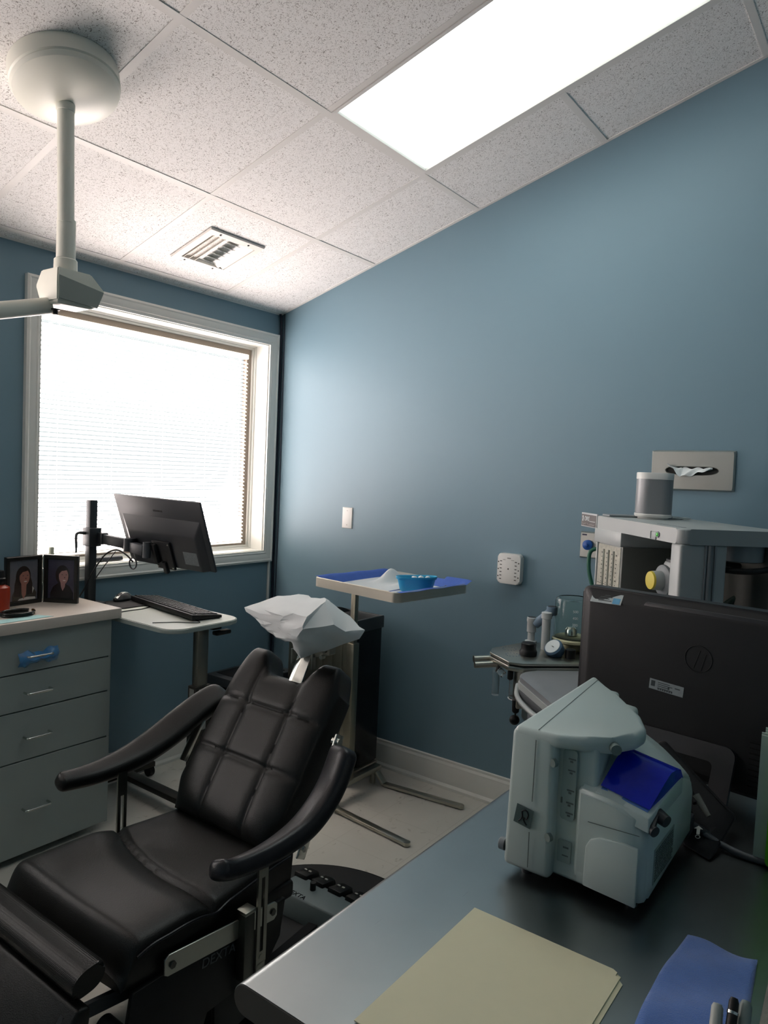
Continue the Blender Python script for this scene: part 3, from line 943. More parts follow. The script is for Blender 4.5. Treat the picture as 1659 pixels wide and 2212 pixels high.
# monitor frame: x to the viewer's right, y away from the viewer (screen side), z up the panel
MON = frame_from((-1.102, -0.458, 1.215), (0.075, -0.997, -0.014), (0.936, 0.065, 0.345))
FR.append(MON)
bm = new(); box(bm, -0.052, 0.052, -0.030, -0.019, -0.155, -0.030, 0.003)
box(bm, -0.045, -0.020, -0.050, -0.025, -0.125, -0.04, 0.006); box(bm, -0.010, 0.012, -0.040, -0.022, -0.172, -0.12, 0.004)
obj('mount_plate', bm, mat('dark_bracket', '26282b', 0.45, 0.4), ARM)
bm = new()
for x in (-0.048, 0.048):
    for z in (-0.04, -0.145): lathe(bm, [(0.004, 0), (0.0035, 0.002)], (x * 0.92, -0.030, z), (0, -1, 0), 10)
obj('screw', bm, CHROME, ARM)
MONT = empty('monitor', MON @ Vector((0, 0, -0.15)), 'thin black monitor tilted on the arm before the window', 'monitor')
bm = new()
hexa(bm, [(-0.255, 0, -0.150), (0.255, 0, -0.150), (0.255, 0.0, 0.150), (-0.255, 0.0, 0.150)], [(-0.255, 0.010, -0.150), (0.255, 0.010, -0.150), (0.255, 0.010, 0.150), (-0.255, 0.010, 0.150)], 0.002)
hexa(bm, [(-0.20, -0.018, -0.150), (0.20, -0.018, -0.150), (0.20, -0.018, 0.00), (-0.20, -0.018, 0.00)], [(-0.235, 0.001, -0.150), (0.235, 0.001, -0.150), (0.235, 0.001, 0.07), (-0.235, 0.001, 0.07)], 0.006, 3)
obj('back_shell', bm, mat('monitor_back', '2e3136', 0.42, var=0.05), MONT)
bm = new(); box(bm, -0.252, 0.252, 0.010, 0.0115, -0.140, 0.147)
obj('screen', bm, mat('dark_screen', '08090b', 0.15), MONT)
bm = new(); box(bm, 0.112, 0.190, -0.0188, -0.0178, -0.122, -0.066)
obj('sticker', bm, mat('grey_sticker', '6c7276', 0.5, var=0.3, vscale=120), MONT)
bm = new()
for k in range(6): box(bm, -0.028 + 0.0095 * k, -0.0215 + 0.0095 * k, -0.0006, 0.0, 0.091, 0.099)
obj('emblem', bm, BLACK, MONT)
FR.pop()
# cables looping off the arm
bm = new()
tube(bm, [(-1.250, -0.098, 0.915), (-1.225, -0.105, 0.96), (-1.20, -0.115, 1.02), (-1.165, -0.15, 1.095), (-1.145, -0.20, 1.118), (-1.14, -0.26, 1.105), (-1.14, -0.31, 1.08)], 0.0035, 8, 8)
obj('cord', bm, BLACK, label='black video cable sagging from the arm behind the monitor pole', cat='cord')
bm = new()
tube(bm, [(-1.19, -0.115, 0.985), (-1.17, -0.135, 1.03), (-1.150, -0.17, 1.085), (-1.15, -0.20, 1.112)], 0.0022, 8, 8)
obj('cord', bm, DGREY, label='thin grey wire stretched beside the monitor pole', cat='cord')
bm = new()
tube(bm, [(-1.163, -0.345 + 0.024 * math.cos(t), 1.078 + 0.023 * math.sin(t)) for t in [i * 2 * PI / 10 for i in range(10)]], 0.003, 8, 5, closed=True)
obj('cord', bm, DGREY, label='small loop of grey cable hanging under the monitor arm', cat='cord')

# on the window sill
bm = new()
prism(bm, [(-0.018, 0), (0.018, 0), (0.016, 0.016), (-0.012, 0.018)], 0, -1.105, -0.955, 0.004)
bmesh.ops.translate(bm, vec=(0, 0.045, WZ0 + 0.006), verts=bm.verts[:])
obj('remote_control', bm, DGREY, label='flat dark remote-like object lying on the window sill', cat='remote control')
SB = empty('small_bottle', (-1.300, 0.040, WZ0 + 0.006), 'small pale bottle on the window sill behind the photo frame', 'bottle')
bm = new(); box(bm, -1.320, -1.280, 0.025, 0.060, WZ0 + 0.006, WZ0 + 0.050, 0.006)
obj('body', bm, mat('frosted_plastic', 'b9c2b4', 0.4), SB)
bm = new(); box(bm, -1.309, -1.291, 0.034, 0.052, WZ0 + 0.050, WZ0 + 0.085, 0.003)
obj('cap', bm, mat('pale_cap', 'aeb4a6', 0.4), SB)

# wires behind the cabinet
bm = new()
tube(bm, [(-1.262, -0.05, 0.60), (-1.235, -0.045, 0.52), (-1.20, -0.045, 0.42), (-1.15, -0.05, 0.28), (-1.12, -0.06, 0.10), (-1.11, -0.07, 0.008)], 0.006, 8, 8)
obj('cord', bm, BLACK, label='thick black cord falling diagonally from the cabinet to the floor', cat='cord')
bm = new()
tube(bm, [(-1.262, -0.03, 0.575), (-1.225, -0.03, 0.565), (-1.215, -0.03, 0.53), (-1.235, -0.03, 0.47), (-1.235, -0.03, 0.33), (-1.19, -0.03, 0.28), (-1.15, -0.03, 0.26), (-1.14, -0.03, 0.01)], 0.0025, 8, 6)
obj('cord', bm, BLACK, label='thin black wire with a kinked loop on the blue wall beside the cabinet', cat='cord')

# black boxy appliance on a dark stand behind the chair
UNIT = empty('printer', (-0.36, -0.2, 0), 'black box-shaped printer with a slot, standing behind the chair by the window wall', 'printer')
bm = new(); box(bm, -0.514, -0.150, -0.335, -0.060, 0.305, 0.427, 0.008)
obj('body', bm, DGREY, UNIT)
bm = new(); box(bm, -0.517, -0.512, -0.30, -0.14, 0.355, 0.385); box(bm, -0.470, -0.19, -0.31, -0.09, 0.426, 0.4285)
obj('slot', bm, BLACKM, UNIT)
bm = new(); box(bm, -0.555, -0.150, -0.36, -0.045, 0.02, 0.305, 0.004)
obj('stand', bm, BLACKM, UNIT)

# ------------------------------------------------------------------ reclining treatment chair
YC = -1.436
CH = empty('treatment_chair', (-1.70, YC, 0), 'black quilted vinyl dental treatment chair with two curved arms on a round base', 'chair')

def closed_pad(front, back, nu, nv):
    """padded cushion: front and back grids sewn together along the rim"""
    bm = new()
    a = surf(bm, front, nu, nv)
    b = surf(bm, back, nu, nv)
    rim_a = [a[i][0] for i in range(nu)] + [a[nu][j] for j in range(nv)] + [a[i][nv] for i in range(nu, 0, -1)] + [a[0][j] for j in range(nv, 0, -1)]
    rim_b = [b[i][0] for i in range(nu)] + [b[nu][j] for j in range(nv)] + [b[i][nv] for i in range(nu, 0, -1)] + [b[0][j] for j in range(nv, 0, -1)]
    bridge(bm, rim_a, rim_b)
    return bm

BP0 = Vector((-1.605, 0, 0.515)); BD = Vector((0.616, 0, 0.788)); BN = Vector((-0.788, 0, 0.616))
def groove(x, w):
    return math.exp(-(x / w) ** 2)
def back_top(v):
    a = abs(v)
    s = 0.425
    s += 0.072 * smooth_step(0.060, 0.125, a)
    s -= 0.085 * smooth_step(0.165, 0.215, a) ** 1.4
    return s
def back_pt(u, t, side):
    x = 2 * u - 1
    x = math.copysign(1 - (1 - abs(x)) ** 1.25, x) if abs(x) < 1 else x
    t = 1 - (1 - t) ** 1.15 if t < 1 else 1
    hw = 0.186 + 0.030 * smooth_step(0.0, 0.22, t) - 0.004 * t
    v = x * hw
    s = -0.035 + t * (back_top(v) + 0.035)
    edge = max(0.0, 1 - abs(x) ** 5) ** 0.5 * max(0.0, 1 - (2 * t - 1) ** 8) ** 0.5
    if side > 0:
        h = 0.002 + 0.042 * edge
        c = 0.045 * (s - 0.22)
        h -= edge * (0.005 * groove(v - c - 0.082, 0.016) + 0.005 * groove(v - c + 0.090, 0.016))
        h -= edge * (0.005 * groove(s - 0.155, 0.011) + 0.005 * groove(s - 0.315, 0.011))
        h -= edge * (0.003 * groove(v - c - 0.082, 0.0035) + 0.003 * groove(v - c + 0.090, 0.0035) + 0.004 * groove(s - 0.155, 0.0032) + 0.004 * groove(s - 0.315, 0.0032))
        h += 0.006 * abs(x) ** 2
    else:
        h = -0.052 - 0.022 * edge
    p = BP0 + BD * s + BN * h
    return Vector((p.x, YC + 0.008 + v + 0.03 * (s - 0.25), p.z))
obj('backrest', closed_pad(lambda u, t: back_pt(u, t, 1), lambda u, t: back_pt(u, t, -1), 90, 96), LEATHER, CH, smooth=60)

def seat_pt(u, t, side):
    # u across, t from the back (0) to the front (1)
    x = 2 * u - 1
    x = math.copysign(1 - (1 - abs(x)) ** 1.3, x) if abs(x) < 1 else x
    hw = 0.212 + 0.040 * smooth_step(0.0, 0.75, t)
    Xc = -1.565 - 0.545 * t
    seam = 0.50 + 0.05 * (1 - x * x) - 0.06 * x
    e = max(0.0, 1 - abs(x) ** 7) ** 0.5
    z = 0.492 + 0.014 * smooth_step(seam - 0.01, seam + 0.13, t) - 0.012 * groove(t - seam, 0.018) - 0.004 * groove(t - seam, 0.006)
    z -= 0.004 * math.exp(-((t - 0.25) / 0.2) ** 2) * (1 - x * x)
    z -= (1 - e) * 0.030
    f = smooth_step(0.86, 1.0, t)
    z -= 0.070 * f ** 2.2
    Xc -= 0.022 * smooth_step(0.5, 0.95, t) - 0.012 * f
    if side < 0:
        z = 0.385 + 0.01 * e if t < 0.8 else 0.385 + 0.02 * smooth_step(0.8, 1.0, t)
        hw -= 0.006
    return Vector((Xc + 0.01 * x * x, YC - 0.008 + x * hw, z))
obj('seat', closed_pad(lambda u, t: seat_pt(u, t, 1), lambda u, t: seat_pt(u, t, -1), 64, 80), LEATHER, CH, smooth=60)
bm = new()
tube(bm, [seat_pt(0.0, t, 1) + Vector((0, -0.002, -0.001)) for t in [0.02 + 0.9 * i / 12 for i in range(13)]], 0.0035, 8, 4)
obj('piping', bm, LEATHERB, CH)

def armrest(ysign, off, path):
    yc = YC + ysign * off
    pts = spline([(p[0], yc, p[1]) for p in path], 6)
    N = len(pts)
    bm = new()
    prev = None
    roll = math.radians(24) * ysign        # the pads lean in towards the sitter
    for i, p in enumerate(pts):
        d = (pts[min(i + 1, N - 1)] - pts[max(i - 1, 0)]).normalized()
        up0 = Vector((-d.z, 0, d.x)); sd0 = Vector((0, 1, 0))
        up = up0 * math.cos(roll) - sd0 * math.sin(roll)
        sd = sd0 * math.cos(roll) + up0 * math.sin(roll)
        t = i / (N - 1)
        w = 0.026 + 0.022 * smooth_step(0.05, 0.65, t)
        h = 0.022 + 0.006 * smooth_step(0.1, 0.5, t)
        tip = math.sqrt(max(0.0, 1 - (1 - min(1, t / 0.07)) ** 2)) * math.sqrt(max(0.0, 1 - (1 - min(1, (1 - t) / 0.09)) ** 2))
        w *= 0.30 + 0.70 * tip; h *= 0.45 + 0.55 * tip
        yo = ysign * 0.012 * math.sin(PI * t)
        cur = []
        n = 28
        for j in range(n):
            a = 2 * PI * j / n
            ca, sa = math.cos(a), math.sin(a)
            ex = 2 / 3.0
            cur.append(bm.verts.new(p + Vector((0, yo, 0)) + sd * (w * math.copysign(abs(ca) ** ex, ca)) + up * (h * math.copysign(abs(sa) ** ex, sa))))
        if prev: bridge(bm, prev, cur)
        else: bm.faces.new(cur[::-1])
        prev = cur
    bm.faces.new(prev)
    return obj('armrest', bm, LEATHERB if ysign < 0 else LEATHER, CH, smooth=50)
armrest(-1, 0.338, [(-1.935, 0.628), (-1.895, 0.610), (-1.81, 0.603), (-1.735, 0.607), (-1.665, 0.622), (-1.605, 0.653), (-1.558, 0.692), (-1.520, 0.742), (-1.500, 0.775)])
armrest(1, 0.292, [(-1.935, 0.635), (-1.90, 0.628), (-1.83, 0.622), (-1.75, 0.625), (-1.67, 0.638), (-1.59, 0.664), (-1.52, 0.694), (-1.455, 0.722), (-1.400, 0.740), (-1.36, 0.748)])
# rear straps of the arms, and slotted uprights
for sg in (-1, 1):
    y = YC + sg * (0.296 if sg < 0 else 0.262)
    bm = new()
    if sg < 0:
        bar(bm, (-1.612, y, 0.500), (-1.470, y, 0.788), 0.006, 0.034, up=(-0.9, 0, 0.42), bev=0.002)
        cyl(bm, (-1.479, y - 0.010, 0.771), (-1.479, y + 0.014, 0.771), 0.011)
        cyl(bm, (-1.601, y - 0.006, 0.522), (-1.601, y + 0.006, 0.522), 0.007)
    else:
        bar(bm, (-1.545, y, 0.585), (-1.475, y, 0.700), 0.006, 0.030, up=(-0.9, 0, 0.42), bev=0.002)
    obj('arm_strap', bm, CHROME, CH)
SATIN = mat('satin_steel', '8f9189', 0.3, 1.0)
def upright(y, x, z0, z1, w, front):
    bm = new()
    t = 0.003
    box(bm, x - w / 2, x - w * 0.17, y - t, y + t, z0, z1); box(bm, x + w * 0.17, x + w / 2, y - t, y + t, z0, z1)
    box(bm, x - w * 0.17, x + w * 0.17, y - t, y + t, z1 - 0.075, z1); box(bm, x - w * 0.17, x + w * 0.17, y - t, y + t, z0, z0 + 0.03)
    return bm
obj('slotted_upright', upright(-1.738, -1.750, 0.300, 0.590, 0.032, True), SATIN, CH)
obj('slotted_upright', upright(YC + 0.272, -1.752, 0.330, 0.618, 0.030, False), SATIN, CH)
bm = new(); box(bm, -1.800, -1.768, -1.735, -1.705, 0.270, 0.440, 0.003)
obj('clamp_sleeve', bm, mat('dark_steel'  , '5b5c58', 0.35, 1.0), CH)
bm = new(); box(bm, -1.802, -1.766, -1.7375, -1.704, 0.437, 0.446, 0.002); box(bm, -1.765, -1.735, -1.741, -1.730, 0.284, 0.304, 0.002)
cyl(bm, (-1.750, -1.742, 0.316), (-1.750, -1.730, 0.316), 0.007, n=12)
obj('clamp_cap', bm, SATIN, CH)
bm = new()
cyl(bm, (-1.784, -1.722, 0.262), (-1.784, -1.722, 0.232), 0.0045, n=12)
lathe(bm, [(0.004, 0.0), (0.011, -0.003), (0.011, -0.012), (0.002, -0.014)], (-1.784, -1.722, 0.238), (0, 0, 1), 16)
cyl(bm, (-1.770, -1.735, 0.246), (-1.762, -1.742, 0.234), 0.006, 0.008, 12)
obj('wing_bolt', bm, CHROME, CH)
# chrome side rail, tilted
bm = new()
def rail_poly(y):
    return [(-2.012, y, 0.398), (-2.003, y, 0.392), (-1.678, y, 0.362), (-1.668, y, 0.370), (-1.668, y, 0.400), (-1.676, y, 0.408), (-2.000, y, 0.440), (-2.012, y, 0.432)]
hexa(bm, rail_poly(-1.712), rail_poly(-1.706), 0.001, 1)
obj('side_rail', bm, mat('satin_rail', 'a7aba4', 0.34, 1.0), CH)
bm = new()
for x, z in ((-1.992, 0.414), (-1.684, 0.385)):
    cyl(bm, (x, -1.716, z), (x, -1.710, z), 0.0085, n=6)
obj('bolt', bm, mat('dark_steel', '5b5c58', 0.35, 1.0), CH)
# mechanism under the seat
bm = new()
box(bm, -2.03, -1.55, YC - 0.225, YC + 0.225, 0.345, 0.392, 0.01)
prism(bm, [(-2.085, 0.395), (-2.10, 0.30), (-2.09, 0.155), (-1.93, 0.130), (-1.895, 0.200), (-1.885, 0.238), (-1.70, 0.238), (-1.645, 0.30), (-1.63, 0.395)], 1, -1.704, -1.690, 0.003)
prism(bm, [(-2.085, 0.395), (-2.10, 0.30), (-2.09, 0.155), (-1.93, 0.130), (-1.895, 0.200), (-1.885, 0.238), (-1.70, 0.238), (-1.645, 0.30), (-1.63, 0.395)], 1, -1.185, -1.170, 0.003)
obj('seat_pan', bm, BLACK, CH)
bm = new()
prism(bm, [(-1.862, 0.30), (-1.855, 0.155), (-1.835, 0.132), (-1.728, 0.150), (-1.722, 0.30)], 1, -1.702, -1.688, 0.003)
prism(bm, [(-1.862, 0.30), (-1.855, 0.155), (-1.835, 0.132), (-1.728, 0.150), (-1.722, 0.30)], 1, -1.19, -1.176, 0.003)
obj('side_plate', bm, BLACK, CH)
bm = new()
bar(bm, (-2.16, -1.66, 0.13), (-1.76, -1.66, 0.155), 0.03, 0.05); bar(bm, (-2.16, -1.21, 0.13), (-1.76, -1.21, 0.155), 0.03, 0.05)
bar(bm, (-2.15, -1.66, 0.13), (-2.15, -1.21, 0.13), 0.03, 0.05); bar(bm, (-1.80, -1.66, 0.165), (-1.35, -1.56, 0.10), 0.03, 0.05); bar(bm, (-1.80, -1.21, 0.165), (-1.35, -1.36, 0.10), 0.03, 0.05)
obj('link_frame', bm, BLACKM, CH)
bm = new(); lathe(bm, [(0.11, 0.03), (0.085, 0.05), (0.075, 0.36)], (-1.52, -1.44, 0), (0, 0, 1), 40)
obj('pedestal', bm, BLACK, CH)
bm = new(); lathe(bm, [(0.402, 0.0), (0.405, 0.006), (0.405, 0.018), (0.398, 0.022), (0.392, 0.030), (0.372, 0.034), (0.001, 0.036)], (-1.27, -1.485, 0), (0, 0, 1), 96)
obj('base_plate', bm, mat('base_rubber', '161718', 0.6, var=0.15), CH)
bm = new(); lathe(bm, [(0.404, 0.019), (0.410, 0.022), (0.404, 0.026)], (-1.27, -1.485, 0), (0, 0, 1), 96)
obj('rubber_bumper', bm, BLACKM, CH)
# foot control
FC = mat('slate_grey_housing', '6a7678', 0.45)
bm = new()
hexa(bm, [(-1.275, -1.295, 0.033), (-1.265, -1.63, 0.033), (-1.14, -1.615, 0.033), (-1.135, -1.30, 0.033)],
     [(-1.252, -1.305, 0.100), (-1.243, -1.620, 0.100), (-1.150, -1.603, 0.104), (-1.146, -1.312, 0.104)], 0.006)
fc = obj('foot_control', bm, FC, CH)
bm = new()
for i in range(4):
    y = -1.335 - 0.075 * i
    hexa(bm, [(-1.165, y - 0.030, 0.088), (-1.165, y + 0.030, 0.088), (-1.085, y + 0.026, 0.080), (-1.085, y - 0.026, 0.080)],
         [(-1.160, y - 0.028, 0.118), (-1.160, y + 0.028, 0.118), (-1.088, y + 0.024, 0.104), (-1.088, y - 0.024, 0.104)], 0.006)
    p = obj('pedal', bm, BLACK, fc)
    bm = new()
cyl(bm, (-1.185, -1.415, 0.10), (-1.185, -1.415, 0.128), 0.010, n=16)
obj('lock_pin', bm, BLACK, fc)
bm = new()
for i in range(4):
    y = -1.335 - 0.075 * i
    for dy in (-0.010, 0.010):
        box(bm, -1.125, -1.119, y + dy - 0.005, y + dy + 0.005, 0.1105, 0.1135)
obj('pedal_mark', bm, mat('pale_print', 'a7a7a0', 0.6), fc)
text('lettering', 'DEXTA', 0.026, frame_from((-1.246, -1.345, 0.1012), (0, -1, 0), (1, 0, 0)), BLACKM, fc)
text('lettering', 'DEXTA', 0.032, frame_from((-1.905, -1.7055, 0.352), (1, 0, -0.09), (0, 0, 1)), mat('dim_grey_print', '5a5d60', 0.6), CH)
# leg rest
bm = new()
pr = []
for i in range(40):
    a = 2 * PI * i / 40
    pr.append((-2.168 + 0.036 * math.copysign(abs(math.cos(a)) ** 0.75, math.cos(a)), 0.458 + 0.026 * math.copysign(abs(math.sin(a)) ** 0.75, math.sin(a)) + 0.25 * 0.036 * math.cos(a)))
prism(bm, pr, 1, YC - 0.238, YC + 0.26, 0.008)
obj('leg_roll', bm, LEATHER, CH, smooth=50)
bm = new()
prism(bm, [(-2.168, 0.410), (-2.195, 0.416), (-2.45, 0.10), (-2.44, 0.07), (-2.41, 0.08), (-2.170, 0.375)], 1, YC - 0.25, YC + 0.27, 0.008, 3)
obj('leg_pad', bm, LEATHER, CH, smooth=50)
bm = new()
for y in (YC - 0.215, YC + 0.215):
    bar(bm, (-2.02, y, 0.36), (-2.21, y, 0.385), 0.012, 0.03); bar(bm, (-2.20, y, 0.39), (-2.40, y, 0.09), 0.012, 0.028)
cyl(bm, (-2.10, YC - 0.25, 0.30), (-2.10, YC - 0.19, 0.30), 0.022)
obj('leg_hinge', bm, DGREY, CH)
# headrest: post, bracket, pad (the paper cover lies over it)
bm = new()
o = BP0 + BD * 0.395 + BN * 0.0
hexa(bm, [(-1.372, YC - 0.058, 0.835), (-1.372, YC - 0.006, 0.835), (-1.384, YC - 0.006, 0.829), (-1.384, YC - 0.058, 0.829)],
     [(-1.305, YC - 0.056, 0.962), (-1.305, YC - 0.004, 0.962), (-1.317, YC - 0.004, 0.956), (-1.317, YC - 0.056, 0.956)], 0.001, 1)
obj('headrest_post', bm, CHROME, CH)
bm = new()
box(bm, -1.335, -1.318, YC - 0.068, YC - 0.062, 0.895, 0.955, 0.001, 1); box(bm, -1.352, -1.34, YC + 0.000, YC + 0.006, 0.905, 0.95, 0.001, 1)
hexa(bm, [(-1.33, YC - 0.13, 0.950), (-1.33, YC - 0.06, 0.930), (-1.30, YC - 0.06, 0.930), (-1.30, YC - 0.13, 0.950)],
     [(-1.33, YC - 0.13, 0.99), (-1.33, YC - 0.06, 0.99), (-1.30, YC - 0.06, 0.99), (-1.30, YC - 0.13, 0.99)], 0.002)
cyl(bm, (-1.34, YC - 0.115, 0.962), (-1.325, YC - 0.115, 0.962), 0.007, n=12); cyl(bm, (-1.34, YC - 0.105, 0.942), (-1.325, YC - 0.105, 0.942), 0.007, n=12)
obj('headrest_bracket', bm, SATIN, CH)
bm = new()
box(bm, -1.385, -1.325, -1.565, -1.36, 0.995, 1.075, 0.025, 4)
obj('headrest_pad', bm, LEATHER, CH)

# crumpled white paper cover over the headrest
V = dict(L=(-1.34, -1.184, 1.039), A=(-1.3, -1.315, 1.097), B=(-1.29, -1.416, 1.11), C=(-1.31, -1.514, 1.117), D=(-1.31, -1.603, 1.085), R=(-1.33, -1.699, 1.047), r=(-1.34, -1.688, 1.021), E=(-1.37, -1.588, 0.975), F=(-1.4, -1.52, 0.946), G=(-1.415, -1.492, 0.967), H=(-1.42, -1.486, 0.99), I=(-1.395, -1.384, 0.991), J=(-1.37, -1.297, 1.012),
         M=(-1.37, -1.575, 1.12), K=(-1.44, -1.578, 1.087), N=(-1.465, -1.571, 1.047), O=(-1.455, -1.541, 1.01), Q=(-1.425, -1.477, 1.075), S=(-1.4, -1.639, 1.065), T=(-1.42, -1.585, 1.012), U=(-1.36, -1.471, 1.102), P=(-1.42, -1.436, 1.035), W=(-1.365, -1.659, 1.047),
         X=(-1.255, -1.45, 1.03), Y=(-1.27, -1.56, 1.02), Z=(-1.27, -1.34, 1.03), x=(-1.285, -1.50, 0.985))
def nudge(p, k):
    return p
tris = ('LAQ QAU UAB UBC UCM KUM QUK KMN PQK PKN LQP LPJ JPI IPO PNO IOH HOG GOF ONT OTF FTE NMS NST TSW TWE MDS DWS DRW WRr EWr MCD '
        'LZA AZB BZX BXC CXY CYD DYR RYr rYE YxE EFx XxY FGx GHx HIx IZx IJZ JLZ XZx').split()
bm = new()
vb = {k: bm.verts.new(p) for k, p in V.items()}
for t in tris:
    try: bm.faces.new([vb[c] for c in t])
    except ValueError: pass
bmesh.ops.holes_fill(bm, edges=[e for e in bm.edges if e.is_boundary], sides=8)
bmesh.ops.subdivide_edges(bm, edges=bm.edges[:], cuts=3, use_grid_fill=True)
bmesh.ops.smooth_vert(bm, verts=[v for v in bm.verts], factor=0.35, use_axis_x=True, use_axis_y=True, use_axis_z=True)
for v in bm.verts:
    c = v.co
    k = 0.0032 * (math.sin(47 * c.y + 61 * c.z) + math.sin(83 * c.z - 37 * c.y + 2) + 0.7 * math.sin(120 * c.y + 50 * c.x))
    v.co += Vector((k, 0, 0.4 * k))
obj('headrest_cover', bm, PAPER, smooth=32, label='crumpled white paper bag cover pulled over the chair headrest', cat='paper cover')

# ------------------------------------------------------------------ instrument stand with tray
ST = empty('instrument_stand', (-0.395, -0.935, 0), 'stainless steel instrument stand on two low legs carrying a tray', 'instrument stand')
TRM = Matrix.Translation((-0.448, -1.155, 1.002)) @ Matrix.Rotation(math.radians(-7.5), 4, 'Z')
px_, py_ = -0.400, -0.925
bm = new(); box(bm, px_ - 0.013, px_ + 0.013, py_ - 0.013, py_ + 0.013, 0.07, 0.985, 0.003)
prism(bm, [(py_ - 0.10, 0.992), (py_ + 0.013, 0.992), (py_ + 0.013, 0.95), (py_ - 0.013, 0.95)], 0, px_ - 0.010, px_ + 0.010)
obj('post', bm, STEELV, ST)
bm = new(); box(bm, px_ - 0.021, px_ + 0.021, py_ - 0.021, py_ + 0.021, 0.08, 0.72, 0.004)
obj('outer_tube', bm, STEELV, ST)
bm = new(); bar(bm, (-0.60, py_, 0.072), (-0.16, py_, 0.072), 0.04, 0.026, bev=0.004)
obj('crossbar', bm, STEEL, ST)
for xa, xb in ((-0.545, -0.583), (-0.195, -0.150)):
    bm = new()
    pts = [(xa, -0.905, 0.062), (xa, -0.945, 0.060), (xa - (0.001), -0.990, 0.014), (xb, -1.385, 0.012)]
    for a, b in zip(pts, pts[1:]):
        bar(bm, a, b, 0.032, 0.014, bev=0.003)
    cyl(bm, (xb, -1.385, 0.005), (xb, -1.385, 0.019), 0.016, n=20)
    cyl(bm, (xa, -0.92, 0.0), (xa, -0.92, 0.06), 0.014, n=12)
    obj('leg', bm, STEEL, ST)
FR.append(TRM)
# tray: x short side, y long side
bm = new()
oo = rrect(-0.228, 0.228, -0.245, 0.245, 0.030, 6)
def at(pts, z, k=1.0): return [bm.verts.new((p[0] * k, p[1] * k, z)) for p in pts]
ii = rrect(-0.216, 0.216, -0.233, 0.233, 0.022, 6)
r0 = at(oo, 0.0); r1 = at(oo, 0.038); r2 = at(rrect(-0.224, 0.224, -0.241, 0.241, 0.028, 6), 0.0405); r3 = at(ii, 0.036); r4 = at(ii, 0.004)
bm.faces.new(r0[::-1]); bridge(bm, r0, r1); bridge(bm, r1, r2); bridge(bm, r2, r3); bridge(bm, r3, r4); bm.faces.new(r4)
obj('tray', bm, mat('tray_steel', 'c6c2b6', 0.42, 1.0, 0.06), ST)
# blue drape lining the tray, hanging a little over two sides
bm = new()
def drape(u, v):
    x, y = -0.213 + 0.436 * u, -0.240 + 0.480 * v
    z = 0.0065 + 0.0012 * math.sin(40 * x) * math.sin(31 * y)
    ed = max(smooth_step(0.90, 0.985, u) if v < 0.42 else 0, smooth_step(0.91, 0.985, v), 0 if u < 0.15 else smooth_step(0.07, 0.012, v) if False else 0)
    ed2 = smooth_step(0.075, 0.010, v)
    k = max(ed, 1 - smooth_step(0.010, 0.075, v))
    z += 0.0365 * k
    if v < 0.012: y -= 0.012; z -= 0.004
    if v > 0.985: y += 0.010
    if u > 0.975 and v < 0.25: x += 0.02 * (1 - v * 4); z += 0.012
    return Vector((x, y, z))
surf(bm, drape, 44, 48)
obj('drape_sheet', bm, BLUEDRAPE, label='blue fabric drape lining the steel instrument tray', cat='drape', smooth=60)
bm = new()
def pap(u, v):
    x, y = -0.205 + 0.36 * u, -0.06 + 0.275 * v
    z = 0.0105 + 0.004 * math.sin(7 * x + 3 * y)
    z += 0.055 * math.exp(-(((u - 0.86) / 0.17) ** 2 + ((v - 0.62) / 0.10) ** 2)) + 0.016 * math.exp(-((u - 0.75) / 0.2) ** 2 - ((v - 0.15) / 0.12) ** 2)
    return Vector((x + 0.02 * v, y, z))
surf(bm, pap, 30, 30)
obj('paper_sheet', bm, PAPER, label='white paper sheets with a turned-up corner lying on the blue-lined tray', cat='paper', smooth=60)
bm = new()
sheet(bm, lambda u, v: Vector((-0.10 + 0.29 * u, -0.245 + 0.16 * v, 0.0105 + 0.002 * math.sin(9 * u))), 6, 4, 0.001)
obj('paper_sheet', bm, PAPER, label='white paper lying behind the blue bowl on the tray', cat='paper')
for (x, y, a, L, lab) in ((0.145, 0.045, 80, 0.13, 'dark-handled metal instrument along the far edge of the tray near the turned-up paper'), (0.175, -0.175, 62, 0.11, 'dark metal instrument at the blue fold end of the tray')):
    M = Matrix.Translation((x, y, 0.0175)) @ Matrix.Rotation(math.radians(a), 4, 'Z')
    I = empty('dental_instrument', TRM @ Vector((x, y, 0.0135)), lab, 'instrument')
    bm = new()
    cyl(bm, M @ Vector((-L / 2, 0, 0)), M @ Vector((L / 4, 0, 0)), 0.0065, 0.006, 12)
    obj('handle', bm, DGREY, I)
    bm = new(); cyl(bm, M @ Vector((L / 4, 0, 0)), M @ Vector((L / 2, 0, 0.002)), 0.003, 0.0015, 10)
    obj('tip', bm, CHROME, I)
FR.pop()
# blue kidney bowl
bm = new()
KB_C = Vector((-0.478, -1.305, 0))
ang = math.radians(-40)
def kid(s, z):
    out = []
    for i in range(48):
        t = 2 * PI * i / 48
        x = 0.086 * math.cos(t); y = 0.048 * math.sin(t)
        y += -0.030 * (1 - (x / 0.086) ** 2) * 0.55 if y > 0 else 0
        x *= s; y *= s
        out.append(bm.verts.new((KB_C.x + x * math.cos(ang) - y * math.sin(ang), KB_C.y + x * math.sin(ang) + y * math.cos(ang), z)))
    return out
zb = 1.0165
R_ = [kid(0.70, zb), kid(0.80, zb + 0.004), kid(0.94, zb + 0.050), kid(1.0, zb + 0.052), kid(1.03, zb + 0.060), kid(1.02, zb + 0.064), kid(0.97, zb + 0.063), kid(0.92, zb + 0.056), kid(0.77, zb + 0.007), kid(0.6, zb + 0.004)]
bm.faces.new(R_[0][::-1]); bm.faces.new(R_[-1])
for a, b in zip(R_, R_[1:]): bridge(bm, a, b)
